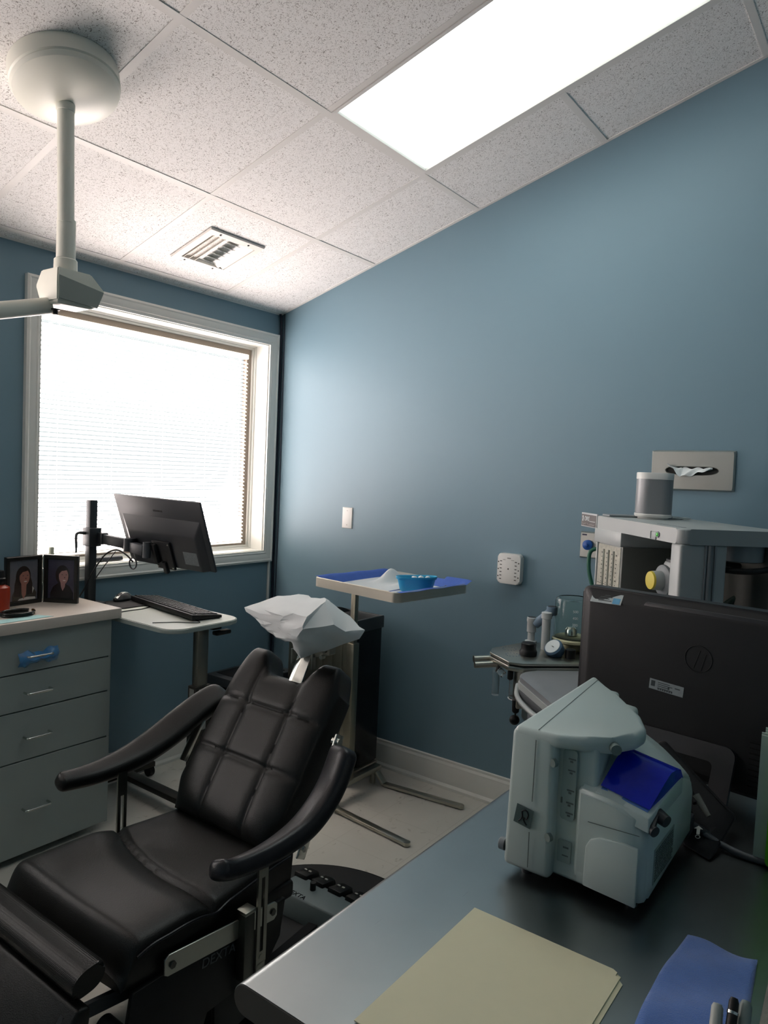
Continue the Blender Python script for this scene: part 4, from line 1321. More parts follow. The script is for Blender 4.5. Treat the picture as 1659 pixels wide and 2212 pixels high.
obj('kidney_dish', bm, BOWL, label='bright blue plastic kidney dish on the instrument tray', cat='dish', smooth=50)
for i in range(3):
    bm = new()
    bmesh.ops.create_icosphere(bm, subdivisions=2, radius=0.013, matrix=Matrix.Translation((KB_C.x + 0.006 + 0.022 * i, KB_C.y + 0.014 - 0.018 * i, zb + 0.050)))
    for v in bm.verts: v.co += Vector((random.uniform(-1, 1), random.uniform(-1, 1), random.uniform(-1, 1))) * 0.002
    obj('gauze_ball', bm, TISSUE, label='crumpled white gauze ball inside the blue kidney dish', cat='gauze', group='gauze balls in the kidney dish')

# ------------------------------------------------------------------ waste bin in the corner
BIN = empty('waste_bin', (-0.21, -0.62, 0), 'tall stainless steel and black waste bin behind the instrument stand', 'bin')
BX0, BX1, BY0, BY1 = -0.330, -0.085, -0.855, -0.455
bm = new(); box(bm, BX0, BX1, BY0, BY1, 0.06, 0.735, 0.012, 3)
obj('body', bm, STEELV, BIN)
bm = new(); box(bm, BX0 + 0.006, BX1 - 0.004, BY0 - 0.0025, BY0 + 0.002, 0.07, 0.735, 0.002)
obj('front_panel', bm, mat('black_gloss', '0b0c0f', 0.2), BIN)
bm = new(); box(bm, BX0 - 0.006, BX1 + 0.003, BY0 - 0.008, BY1 + 0.004, 0.0, 0.062, 0.006)
obj('plinth', bm, STEEL, BIN)
bm = new()
for k in range(3):
    y = BY0 + 0.045 + 0.06 * k
    box(bm, BX0 - 0.004, BX0 + 0.001, y, y + 0.018, 0.07, 0.73, 0.002)
obj('side_rib', bm, STEELV, BIN)
bm = new()
ringframe(bm, BX0 - 0.006, BX1 + 0.004, BY0 - 0.008, BY1 + 0.005, [(0.0, 0.735), (0.0, 0.790), (0.003, 0.794), (0.012, 0.794), (0.015, 0.788), (0.015, 0.735)], lambda x, z, h: (x, z, h), close=True)
box(bm, BX0 + 0.008, BX1 - 0.01, BY0 + 0.006, BY1 - 0.008, 0.735, 0.745)
obj('rim', bm, mat('rim_dark_grey', '3a3e40', 0.45), BIN)
bm = new()
N = 14
for i in range(N):     # raised curved back of the rim
    pass
pts = [(BX0 + 0.01 + (BX1 - BX0 - 0.02) * i / N, 0.790 + 0.030 * math.sin(PI * i / N)) for i in range(N + 1)]
prism(bm, pts + [(BX1 - 0.01, 0.785), (BX0 + 0.01, 0.785)], 1, BY0 + 0.20, BY0 + 0.206)
obj('lid', bm, mat('rim_dark_grey', '3a3e40', 0.45), BIN)

# ------------------------------------------------------------------ things on the long wall
SW = empty('wall_plate', (0, -0.539, 1.197), 'blank white wall plate on the blue wall near the window', 'wall plate')
bm = new(); hexa(bm, [(0, y, z) for y, z in ((-0.574, 1.196), (-0.504, 1.196), (-0.504, 1.308), (-0.574, 1.308))],
                 [(-0.006, y, z) for y, z in ((-0.571, 1.199), (-0.507, 1.199), (-0.507, 1.305), (-0.571, 1.305))], 0.0015)
obj('plate', bm, WHITEP, SW)
bm = new()
for z in (1.215, 1.290): cyl(bm, (-0.006, -0.539, z), (-0.0068, -0.539, z), 0.003, n=10)
obj('screw', bm, mat('screw_grey', '9a9a94', 0.4, 0.7), SW)

SG = empty('surge_protector', (0, -1.50, 1.03), 'white outlet surge protector with rows of small slots on the blue wall', 'surge protector')
bm = new()
prism(bm, rrect(-1.557, -1.445, 1.028, 1.163, 0.016, 6), 0, -0.034, 0.0, 0.006, 3)
obj('housing', bm, WHITEP, SG)
SLOT = mat('slot_dark', '2c2c2a', 0.6)
bm = new()
for i in range(6):
    z = 1.128 - 0.016 * i
    for y in (-1.462, -1.535):
        box(bm, -0.0348, -0.0335, y - 0.0048, y + 0.0048, z - 0.0017, z + 0.0017)
for i in range(3):
    z = 1.124 - 0.032 * i
    for y in (-1.450, -1.549): cyl(bm, (-0.0345, y, z), (-0.0330, y, z), 0.0030, n=12)
cyl(bm, (-0.0348, -1.499, 1.095), (-0.0330, -1.499, 1.095), 0.0035, n=12)
obj('outlet_slots', bm, SLOT, SG)
bm = new()
box(bm, -0.0347, -0.034, -1.510, -1.492, 1.141, 1.1455); box(bm, -0.0347, -0.034, -1.484, -1.472, 1.134, 1.136); box(bm, -0.0347, -0.034, -1.526, -1.512, 1.134, 1.136)
obj('print', bm, mat('grey_print', '7d7d78', 0.6), SG)

TD = empty('tissue_dispenser', (0, -2.24, 1.482), 'brushed steel tissue dispenser recessed in the wall', 'tissue dispenser')
TDM = brushed('dispenser_steel', 'b5b5ae', 0.42, 1)
def slot_pts(y0, y1, z0, z1, n=10):
    c0, c1, r = y0 + (z1 - z0) / 2, y1 - (z1 - z0) / 2, (z1 - z0) / 2
    zc = (z0 + z1) / 2
    return [(c1 + r * math.cos(t), zc + r * math.sin(t)) for t in [-PI / 2 + PI * i / n for i in range(n + 1)]] + [(c0 + r * math.cos(t), zc + r * math.sin(t)) for t in [PI / 2 + PI * i / n for i in range(n + 1)]]
TDF = Matrix.Translation((0, -2.241, 1.562)) @ Matrix.Rotation(math.radians(-0.8), 4, 'X')
FR.append(TDF)
hw, hh = 0.154, 0.078
bm = new()
n = 96
def rect_at(hw, hh, x):
    out = []
    for i in range(n):
        t = 2 * PI * i / n
        c, s = math.cos(t), math.sin(t)
        k = min(hw / abs(c) if abs(c) > 1e-9 else 9, hh / abs(s) if abs(s) > 1e-9 else 9)
        out.append(bm.verts.new((x, c * k, s * k)))
    return out
def slot_at(a, b, x):
    out = []
    for i in range(n):
        t = 2 * PI * i / n
        c, s = math.cos(t), math.sin(t)
        e = 0.55
        out.append(bm.verts.new((x, a * math.copysign(abs(c) ** e, c), b * math.copysign(abs(s) ** 0.85, s))))
    return out
L = [rect_at(hw, hh, 0), rect_at(hw - 0.0008, hh - 0.0008, -0.004), rect_at(hw - 0.006, hh - 0.006, -0.012), slot_at(0.098, 0.018, -0.012), slot_at(0.095, 0.015, -0.008), slot_at(0.095, 0.015, 0.0)]
for a, b in zip(L, L[1:]): bridge(bm, a, b)
obj('cover', bm, TDM, TD, smooth=12)
bm = new(); box(bm, -0.0015, -0.0005, -0.096, 0.096, -0.017, 0.017)
obj('opening', bm, mat('opening_dark', '3a3b38', 0.8), TD)
bm = new()
def tis(u, v):
    y = 0.085 - 0.160 * u
    f = math.sin(PI * u)
    z = 0.010 - 0.034 * v * (0.5 + 0.5 * math.sin(3.4 * u + 0.6)) + 0.004 * math.sin(21 * u + 6 * v)
    x = -0.006 - 0.022 * v - 0.008 * math.sin(14 * u + 3 * v) * v
    if u < 0.28:
        k = 1 - u / 0.28
        z += 0.040 * k * v + 0.004; x -= 0.006 * v
    return Vector((min(x, -0.0035), y, z))
surf(bm, tis, 36, 10)
obj('tissue', bm, TISSUE, label='white tissue poking out of the steel wall dispenser', cat='tissue', smooth=60)
FR.pop()

GP = empty('gas_outlet', (0, -1.87, 1.181), 'steel wall gas outlet plate with a blue round socket, half hidden behind the machine', 'gas outlet')
bm = new(); hexa(bm, [(0, y, z) for y, z in ((-1.935, 1.180), (-1.812, 1.180), (-1.812, 1.291), (-1.935, 1.291))],
                 [(-0.010, y, z) for y, z in ((-1.930, 1.185), (-1.817, 1.185), (-1.817, 1.286), (-1.930, 1.286))])
obj('plate', bm, TDM, GP)
bm = new(); lathe(bm, [(0.021, 0.0), (0.021, 0.012), (0.014, 0.014), (0.006, 0.016), (0.005, 0.022), (0.0002, 0.023)], (-0.010, -1.850, 1.236), (-1, 0, 0), 28)
obj('socket', bm, mat('royal_blue_plastic', '1f4e94', 0.35), GP)
bm = new(); box(bm, -0.0108, -0.010, -1.842, -1.822, 1.275, 1.281)
obj('print', bm, mat('dark_print', '2c2a44', 0.6), GP)

# ------------------------------------------------------------------ anaesthesia machine (x along its front, y out of its front)
MK = Matrix(((0.714, -0.70, 0, -0.818), (0.70, 0.714, 0, -2.418), (0, 0, 1, 0), (0, 0, 0, 1)))
FR.append(MK)
AM = empty('anesthesia_machine', MK @ Vector((0.3, -0.15, 0)), 'grey anaesthesia machine with top shelf and vaporizer standing against the long wall', 'anaesthesia machine')
bm = new()
prism(bm, rrect(0.0, 0.575, -0.36, 0.0, 0.030, 6), 2, 1.337, 1.382, 0.006, 3)
ts = obj('top_shelf', bm, MACH, AM)
bm = new(); box(bm, 0.06, 0.20, -0.05, -0.034, 1.3816, 1.3828); box(bm, 0.50, 0.56, -0.30, -0.02, 1.382, 1.390, 0.003)
obj('shelf_inlay', bm, MACHD, ts)
bm = new(); box(bm, 0.566, 0.700, -0.012, -0.004, 1.334, 1.386, 0.001)
pl = obj('name_plate', bm, mat('plate_rim', 'a7aaab', 0.4), AM)
bm = new(); box(bm, 0.570, 0.697, -0.0042, -0.0034, 1.338, 1.380)
obj('plate_face', bm, mat('taupe_label', '575250', 0.5), pl)
WPR = mat('white_print', 'd4dadb', 0.5)
# the front is read from its far end (x large) to its near end: text runs along -x
TX = lambda x, z: frame_from((x, -0.0030, z), (-1, 0, 0), (0, 0, 1))
text('lettering', 'DRE', 0.023, TX(0.668, 1.357), WPR, pl)
bm = new()
for k in range(3): cyl(bm, (0.683 - 0.002 * (k % 2), -0.0034, 1.358 + 0.0065 * k), (0.683 - 0.002 * (k % 2), -0.0026, 1.358 + 0.0065 * k), 0.0042, n=10)
box(bm, 0.578, 0.625, -0.0034, -0.0028, 1.3555, 1.3570)
obj('emblem', bm, WPR, pl)
text('lettering', 'Integra SL', 0.0085, TX(0.690, 1.342), mat('grey_white_print', 'b2a9a8', 0.5), pl)
text('lettering', 'Anesthesia System', 0.0085, TX(0.642, 1.342), mat('grey_white_print', 'b2a9a8', 0.5), pl)
bm = new(); box(bm, 0.362, 0.568, -0.30, 0.001, 1.289, 1.338, 0.003)
obj('flowmeter_cap', bm, MACH, AM)
bm = new(); box(bm, 0.362, 0.540, -0.30, -0.006, 0.88, 1.290, 0.004); box(bm, 0.541, 0.549, -0.05, 0.0, 0.90, 1.289, 0.002)
fm = obj('flowmeter_block', bm, MACH, AM)
FMM = mat('flowmeter_face', 'a8a799', 0.35, var=0.5, vscale=90)
bm = new(); box(bm, 0.368, 0.536, -0.0065, -0.004, 0.92, 1.286)
obj('flowmeter_face', bm, FMM, fm)
bm = new()
for i, x in enumerate((0.400, 0.432, 0.470, 0.508)):
    for k in range(22):
        z = 0.95 + 0.0145 * k
        w = 0.009 if k % 2 else 0.005
        box(bm, x - w, x, -0.0044, -0.0034, z, z + (0.0028 if k % 3 else 0.0045))
box(bm, 0.372, 0.532, -0.0042, -0.0036, 1.147, 1.149)
obj('scale_marks', bm, mat('dark_scale', '4b4b44', 0.6), fm)
bm = new()
for x in (0.415, 0.452, 0.49): cyl(bm, (x, -0.003, 0.945), (x, -0.003, 1.27), 0.004, n=10)
obj('flow_tube', bm, mat('clear_tube', 'd9ddd2', 0.1, trans=0.6, var=0.0), fm)
bm = new(); box(bm, 0.0, 0.362, -0.30, -0.285, 0.86, 1.338); box(bm, 0.352, 0.362, -0.29, -0.004, 0.86, 1.29, 0.001)
obj('back_panel', bm, mat('recess_grey', '5d5f5a', 0.55), AM)
# right column with grooves, seen from its side
bm = new()
box(bm, 0.004, 0.060, -0.150, -0.004, 0.10, 1.338, 0.008, 3)
col = obj('column', bm, MACH, AM)
bm = new(); cyl(bm, (0.004, -0.094, 0.10), (0.004, -0.094, 1.336), 0.009, n=16); box(bm, -0.001, 0.006, -0.083, -0.078, 0.1, 1.336, 0.001); box(bm, -0.001, 0.006, -0.112, -0.107, 0.1, 1.336, 0.001)
obj('column_groove', bm, MACHD, col)
# power lamp
bm = new(); box(bm, 0.135, 0.168, -0.001, 0.0015, 1.337, 1.362, 0.004)
lp = obj('switch_panel', bm, MACH, AM)
bm = new(); cyl(bm, (0.127, 0.0, 1.354), (0.127, 0.003, 1.354), 0.0095, n=20)
obj('indicator_ring', bm, MACHD, lp)
bm = new(); lathe(bm, [(0.0065, 0), (0.005, 0.002), (0.0002, 0.003)], (0.127, 0.003, 1.354), (0, 1, 0), 16)
obj('power_indicator', bm, mat('green_led', '2f9a24', 0.3, emit=0.35), lp)
# vaporizer
bm = new()
vc = (0.135, -0.115)
lathe(bm, [(0.072, 1.00), (0.074, 1.02), (0.074, 1.262), (0.070, 1.270)], (vc[0], vc[1], 0), (0, 0, 1), 48)
vp = obj('vaporizer', bm, MACH, AM)
bm = new(); lathe(bm, [(0.069, 1.269), (0.068, 1.278), (0.020, 1.286), (0.0005, 1.286)], (vc[0], vc[1], 0), (0, 0, 1), 40)
obj('vaporizer_cap', bm, DGREY, vp)
bm = new(); lathe(bm, [(0.052, 0.0), (0.048, 0.028), (0.038, 0.034)], (vc[0] + 0.012, -0.062, 1.212), (0, 1, 0), 36)
obj('dial_base', bm, MACHD, vp)
bm = new(); lathe(bm, [(0.030, 0.0), (0.029, 0.028), (0.028, 0.030)], (vc[0] + 0.012, -0.030, 1.212), (0, 1, 0), 30)
obj('dial', bm, MACH, vp)
bm = new(); lathe(bm, [(0.0285, 0.0), (0.027, 0.006), (0.0005, 0.007)], (vc[0] + 0.012, 0.0, 1.212), (0, 1, 0), 30)
obj('dial_cap', bm, mat('yellow_cap', 'c9b83f', 0.4), vp)
bm = new(); lathe(bm, [(0.030, 0.0), (0.028, 0.03), (0.018, 0.04), (0.0005, 0.04)], (vc[0] + 0.012, -0.055, 1.105), (0, 1, 0), 24)
obj('filler_knob', bm, CHROME, vp)
# bellows bag hanging under the shelf at the back and its black ring
bm = new(); lathe(bm, [(0.055, 1.286), (0.066, 1.290), (0.068, 1.337)], (0.075, -0.235, 0), (0, 0, 1), 36)
obj('absorber_head', bm, MACHD, AM)
bm = new(); tube(bm, [(0.075 + 0.085 * math.cos(t), -0.235 + 0.085 * math.sin(t), 1.268 + 0.004 * math.sin(2 * t)) for t in [2 * PI * i / 16 for i in range(16)]], 0.009, 10, 4, closed=True)
obj('hose_ring', bm, BLACK, AM)
# lower cabinet and the work surface in front
bm = new(); box(bm, 0.002, 0.575, -0.36, -0.002, 0.10, 0.865, 0.006)
obj('cabinet', bm, MACH, AM)
bm = new()
outl = [(0.02, 0.0), (0.02, 0.300)] + [(0.055 - 0.035 * math.cos(t), 0.300 + 0.035 * math.sin(t)) for t in [PI / 2 * i / 6 for i in range(1, 7)]] + \
       [(0.300, 0.338)] + [(0.310 + 0.085 * math.sin(t), 0.253 + 0.085 * math.cos(t)) for t in [PI / 2 * i / 8 for i in range(9)]] + [(0.395, 0.0)]
prism(bm, outl, 2, 0.812, 0.862, 0.006, 3)
ws = obj('work_surface', bm, mat('bench_grey', '7f8386', 0.45), AM)
bm = new(); prism(bm, [(a, b + (0.004 if b > 0.05 else 0)) for a, b in outl], 2, 0.775, 0.845, 0.006, 3)
obj('surface_skirt', bm, MACH, ws)
bm = new(); box(bm, 0.085, 0.315, 0.330, 0.3435, 0.798, 0.826, 0.006)
obj('handle_slot', bm, mat('slot_grey', '3d4144', 0.6), ws)
bm = new()
tube(bm, [(0.345, 0.335, 0.828), (0.30, 0.352, 0.806), (0.20, 0.358, 0.800), (0.10, 0.352, 0.803), (0.06, 0.335, 0.822)], 0.008, 12, 6)
obj('front_handle', bm, MACH, ws)
for x, y in ((0.05, 0.25), (0.55, 0.0), (0.05, -0.33), (0.55, -0.33)):
    bm = new(); cyl(bm, (x - 0.015, y, 0.05), (x + 0.015, y, 0.05), 0.05, n=24); cyl(bm, (x, y, 0.05), (x, y, 0.11), 0.014)
    obj('caster', bm, DGREY, AM)
bm = new(); box(bm, 0.02, 0.09, -0.02, 0.29, 0.10, 0.14, 0.006); box(bm, 0.30, 0.34, 0.10, 0.30, 0.40, 0.78, 0.004)
obj('base_frame', bm, MACHD, AM)
# absorber plate on the left with its fittings
PLM = mat('nickel_plate', 'b3b2a8', 0.28, 1.0, 0.05)
plan = [(0.40, 0.0), (0.40, 0.300), (0.425, 0.345), (0.555, 0.372), (0.615, 0.345), (0.70, 0.205), (0.705, 0.0)]
bm = new(); prism(bm, plan, 2, 0.874, 0.884, 0.003)
ap = obj('absorber_plate', bm, PLM, AM)
bm = new(); prism(bm, [(0.405 + (a - 0.40) * 0.985, b * 0.985) for a, b in plan], 2, 0.868, 0.8745)
obj('gasket', bm, BLACK, ap)
bm = new(); prism(bm, plan, 2, 0.852, 0.869, 0.003); cyl(bm, (0.60, 0.325, 0.850), (0.60, 0.415, 0.846), 0.0115, n=20); cyl(bm, (0.535, 0.350, 0.846), (0.535, 0.430, 0.842), 0.0115, n=20)
box(bm, 0.42, 0.47, 0.24, 0.31, 0.72, 0.855, 0.006); box(bm, 0.46, 0.68, 0.02, 0.20, 0.60, 0.855, 0.01)
cyl(bm, (0.60, 0.413, 0.846), (0.60, 0.4165, 0.846), 0.0125, n=20)
obj('absorber_block', bm, PLM, ap)
bm = new()
random.seed(3)
for k in range(26):
    a = 2 * PI * k / 26
    cx, cy = (0.600, 0.285) if k % 2 else (0.515, 0.30)
    box(bm, cx + 0.024 * math.cos(a) - 0.003, cx + 0.024 * math.cos(a) + 0.003, cy + 0.024 * math.sin(a) - 0.0012, cy + 0.024 * math.sin(a) + 0.0012, 0.884, 0.8846)
obj('plate_print', bm, mat('slate_print', '5d7488', 0.5), ap)
bm = new(); lathe(bm, [(0.030, 0.0), (0.031, 0.014), (0.027, 0.020), (0.0255, 0.024), (0.0255, 0.042), (0.022, 0.045), (0.0005, 0.046)], (0.512, 0.245, 0.884), (0, 0, 1), 26)
obj('valve_knob', bm, BLACK, ap)
GA = Vector((-0.35, 0.62, 0.70)).normalized()
bm = new(); lathe(bm, [(0.032, -0.012), (0.034, 0.0), (0.034, 0.016), (0.030, 0.020)], (0.505, 0.150, 0.905), GA, 32)
cyl(bm, (0.505, 0.150, 0.884), (0.505, 0.150, 0.905), 0.026)
gg = obj('pressure_gauge', bm, SLATEB, ap)
bm = new(); cyl(bm, Vector((0.505, 0.150, 0.905)) + GA * 0.0205, Vector((0.505, 0.150, 0.905)) + GA * 0.0215, 0.0275, n=30)
obj('gauge_dial', bm, mat('dial_white', 'c9d2d4', 0.3), gg)
bm = new(); bar(bm, Vector((0.505, 0.150, 0.905)) + GA * 0.0220 - Vector((0.012, 0, 0)), Vector((0.505, 0.150, 0.905)) + GA * 0.0220 + Vector((0.012, 0, 0)), 0.002, 0.001)
obj('gauge_needle', bm, BLACK, gg)
bm = new(); lathe(bm, [(0.018, 0.0), (0.018, 0.030), (0.014, 0.032)], (0.475, 0.105, 0.884), (0, 0, 1), 20)
obj('relief_knob', bm, BLACK, ap)
TUBW = mat('white_tubing', 'c2c7c6', 0.4, var=0.03)
bm = new()
lathe(bm, [(0.0155, 0.0), (0.0155, 0.112), (0.019, 0.114), (0.019, 0.135), (0.014, 0.137)], (0.600, 0.150, 0.884), (0, 0, 1), 24)
obj('tall_port', bm, TUBW, ap)
bm = new()
lathe(bm, [(0.013, 0.020), (0.013, 0.05), (0.017, 0.052), (0.017, 0.088), (0.0185, 0.09), (0.0185, 0.105), (0.015, 0.106)], (0.655, 0.185, 0.884), (0, 0, 1), 24)
lathe(bm, [(0.022, 0.0), (0.022, 0.018), (0.012, 0.020)], (0.655, 0.185, 0.884), (0, 0, 1), 20)
obj('short_port', bm, TUBW, ap)
bm = new()
cyl(bm, (0.645, 0.175, 0.965), (0.615, 0.130, 1.018), 0.0165, n=24); lathe(bm, [(0.017, 0.0), (0.020, 0.004), (0.020, 0.030), (0.016, 0.031)], (0.612, 0.126, 1.008), (0, 0, 1), 24)
obj('elbow', bm, BLUEG, ap)
bm = new(); cyl(bm, (0.612, 0.126, 1.0365), (0.612, 0.126, 1.0402), 0.0165, n=20); cyl(bm, (0.655, 0.185, 0.987), (0.655, 0.185, 0.9908), 0.0150, n=20)
obj('port_mouth', bm, DGREY, ap)
CANG = mat('canister_glass', 'f4fbf6', 0.05, trans=1.0, ior=1.2, var=0.0)
bm = new()
cc = (0.585, 0.055, 0.884)
lathe(bm, [(0.060, 0.045), (0.0665, 0.050), (0.0665, 0.180), (0.062, 0.192), (0.055, 0.195), (0.055, 0.193), (0.061, 0.189), (0.0645, 0.178), (0.0645, 0.052), (0.060, 0.049)], cc, (0, 0, 1), 48)
cn = obj('bellows_canister', bm, CANG, ap)
bm = new(); lathe(bm, [(0.046, 0.0), (0.052, 0.012), (0.048, 0.030), (0.060, 0.034)], cc, (0, 0, 1), 40)
obj('canister_base', bm, mat('olive_bronze', '6d6a52', 0.4, 0.5), cn)
bm = new(); lathe(bm, [(0.058, 0.030), (0.0715, 0.036), (0.0715, 0.044), (0.055, 0.054), (0.0005, 0.062)], cc, (0, 0, 1), 44)
obj('bellows_disc', bm, mat('cream_disc', 'c9c6a2', 0.45), cn)
bm = new(); lathe(bm, [(0.022, 0.060), (0.022, 0.080), (0.015, 0.090), (0.0005, 0.092)], (cc[0] - 0.012, cc[1] + 0.01, cc[2]), (0, 0, 1), 28)
obj('disc_knob', bm, CHROME, cn)
# graduations: readable from the camera's side of the glass
vd = Vector((-0.35, 0.20, 0)).normalized() if False else Vector((-0.9997, 0.02, 0))
for k, s in enumerate(('500', '400', '300')):
    a = math.radians(118 + 62)
    nrm = Vector((-0.97, 0.26, 0)).normalized()
    ex = nrm.cross(Vector((0, 0, 1))) * -1
    pos = Vector(cc) + nrm * 0.0672 + Vector((0, 0, 0.150 - 0.024 * k)) - ex * 0.012
    text('graduation', s, 0.013, frame_from(pos, ex, (0, 0, 1)), WPR, cn)
CLR = mat('clear_plastic', 'f6fafa', 0.08, trans=0.92, ior=1.2, var=0.0)
bm = new(); tube(bm, [(0.56, 0.315, 0.80), (0.59, 0.33, 0.815), (0.622, 0.325, 0.80), (0.628, 0.32, 0.76), (0.630, 0.32, 0.705)], 0.013, 14, 6)
obj('clear_hose', bm, CLR, ap)
bm = new(); lathe(bm, [(0.026, 0.0), (0.030, 0.004), (0.030, 0.115), (0.028, 0.115), (0.028, 0.006), (0.024, 0.003)], (0.49, 0.285, 0.735), (0, 0, 1), 30)
obj('water_trap', bm, CLR, ap)
bm = new(); tube(bm, [(0.49 + 0.03 * math.cos(t), 0.285 + 0.03 * math.sin(t), 0.736) for t in [2 * PI * i / 12 for i in range(12)]], 0.002, 8, 3, closed=True)
obj('trap_rim', bm, WPR, ap)
bm = new()
lathe(bm, [(0.008, 0.0), (0.013, -0.006), (0.012, -0.045), (0.008, -0.050), (0.003, -0.052), (0.003, -0.062)], (0.440, 0.305, 0.752), (0, 0, 1), 20); 
cyl(bm, (0.44, 0.305, 0.75), (0.44, 0.28, 0.80), 0.004)
bmesh.ops.create_uvsphere(bm, u_segments=20, v_segments=14, radius=0.0175, matrix=Matrix.Translation((0.446, 0.305, 0.675)))
obj('drain_lever', bm, BLACK, ap)
bm = new(); lathe(bm, [(0.006, 0.0), (0.010, 0.004), (0.010, 0.03), (0.004, 0.034)], (0.455, 0.325, 0.812), (0, 0, 1), 14)
obj('hook', bm, BLACK, ap)
FR.pop()
# green oxygen hose in front of the wall plate, and the hose coil behind the machine
bm = new()
tube(bm, [(-0.215, -1.985, 1.238), (-0.225, -1.962, 1.243), (-0.232, -1.944, 1.232), (-0.236, -1.940, 1.205), (-0.24, -1.944, 1.16), (-0.245, -1.960, 1.11), (-0.25, -1.985, 1.04), (-0.25, -2.0, 0.98)], 0.0075, 12, 6)
obj('hose', bm, GREENH, label='thin green hose looping out of the machine in front of the wall plate', cat='hose')
CO = empty('hose_coil', (-0.45, -2.50, 1.0), 'coiled dark green hose tied with white straps behind the machine column', 'hose')
for k in range(4):
    bm = new()
    r = 0.135 - 0.006 * k
    tube(bm, [(-0.50 + 0.012 * k, -2.60 + 0.01 * k + r * math.cos(t), 1.055 + r * math.sin(t)) for t in [2 * PI * i / 16 for i in range(16)]], 0.011, 10, 4, closed=True)
    obj('loop', bm, mat('dark_green_rubber', '17372e', 0.5, var=0.1), CO)
for y, tilt in ((-2.575, 0.012), (-2.612, -0.004)):
    bm = new(); bar(bm, (-0.512, y, 1.205), (-0.512, y + tilt, 1.160), 0.009, 0.003, up=(1, 0, 0))
    obj('strap', bm, WHITEP, CO)

# speaker on the machine
SPK = empty('speaker', (-0.352, -2.203, 1.391), 'silver and white table loudspeaker on top of the anaesthesia machine', 'loudspeaker')
SF = Matrix.Translation((-0.352, -2.203, 1.3825)) @ Matrix.Rotation(math.radians(20), 4, 'Z')
FR.append(SF)
def rsec(bm, k, z, hx=0.060, hy=0.060, r=0.042): return [bm.verts.new((p[0], p[1], z)) for p in rrect(-hx * k, hx * k, -hy * k, hy * k, r * k, 8)]
def rstack(prof, m):
    bm = new(); L = [rsec(bm, k, z) for k, z in prof]
    bm.faces.new(L[0][::-1]); bm.faces.new(L[-1])
    for a, b in zip(L, L[1:]): bridge(bm, a, b)
    return bm
obj('base', rstack([(0.85, 0.0), (0.85, 0.006), (1.0, 0.007), (1.03, 0.010), (1.03, 0.016), (0.99, 0.018)], 0), WHITEP, SPK)
obj('grille', rstack([(0.99, 0.018), (1.0, 0.020), (1.0, 0.138)], 0), mat('silver_grille', '8e9092', 0.45, 0.35, var=0.08, vscale=400), SPK)
obj('top_band', rstack([(1.0, 0.138), (1.015, 0.139), (1.015, 0.158), (0.99, 0.161), (0.97, 0.160)], 0), WHITEP, SPK)
FR.pop()
bm = new(); tube(bm, [(-0.30, -2.255, 1.388), (-0.27, -2.275, 1.386), (-0.22, -2.285, 1.386), (-0.12, -2.28, 1.37), (-0.05, -2.25, 1.30), (-0.03, -2.22, 1.15)], 0.003, 8, 6)
obj('cord', bm, WHITEP, label='white power cord trailing off the speaker across the machine top', cat='cord')

# ------------------------------------------------------------------ stainless worktable in the foreground
DZ = 0.80
DX0, DX1, DY0, DY1 = -2.303, -1.085, -2.90, -2.236
WT = empty('worktable', (-1.70, -2.57, 0), 'stainless steel worktable with rounded edge filling the right foreground', 'table')
bm = new()
R = 0.0225
prof = [(DY1 - R + R * math.sin(t), DZ - R + R * math.cos(t)) for t in [PI * i / 14 for i in range(15)]] + [(DY0 + R - R * math.sin(t), DZ - R - R * math.cos(t)) for t in [PI * i / 14 for i in range(15)]]
prism(bm, prof, 0, DX0, DX1)
obj('tabletop', bm, DESKST, WT, smooth=30)
bm = new(); prism(bm, [(DY1 - R + (R - 0.0012) * math.sin(t), DZ - R + (R - 0.0012) * math.cos(t)) for t in [PI * i / 14 for i in range(15)]] + [(DY0 + R - (R - 0.0012) * math.sin(t), DZ - R - (R - 0.0012) * math.cos(t)) for t in [PI * i / 14 for i in range(15)]], 0, DX0 - 0.0015, DX0 + 0.0005)
obj('end_cap', bm, mat('dark_end_cap', '2e2d2b', 0.45), WT)
for x in (DX0 + 0.16, DX1 - 0.07):
    for y in (DY0 + 0.07, DY1 - 0.10):
        bm = new(); cyl(bm, (x, y, 0), (x, y, DZ - 0.044), 0.02, n=20)
        obj('leg', bm, STEELV, WT)
bm = new(); box(bm, DX0 + 0.12, DX1 - 0.04, DY0 + 0.04, DY1 - 0.07, 0.22, 0.24, 0.004)
obj('lower_shelf', bm, STEEL, WT)

# two manila folders
def folder(dx, dy, z, lab):
    bm = new()
    x0, x1, y0, y1 = -2.262, -1.946, -2.657, -2.414
    pts = [(x0, y1), (x0, y0), (-1.964, y0), (-1.957, y0 + 0.007), (-1.950, y0 + 0.007), (-1.946, y0 + 0.014), (-1.946, y1)]
    prism(bm, [(p[0] + dx, p[1] + dy) for p in pts], 2, z, z + 0.0014)
    obj('folder', bm, MANILA, label=lab, cat='folder')
folder(-0.004, -0.0065, DZ + 0.0003, 'lower cream folder, only its edge showing under the top one')
folder(0, 0, DZ + 0.0022, 'cream manila folder lying on top of another on the steel table')

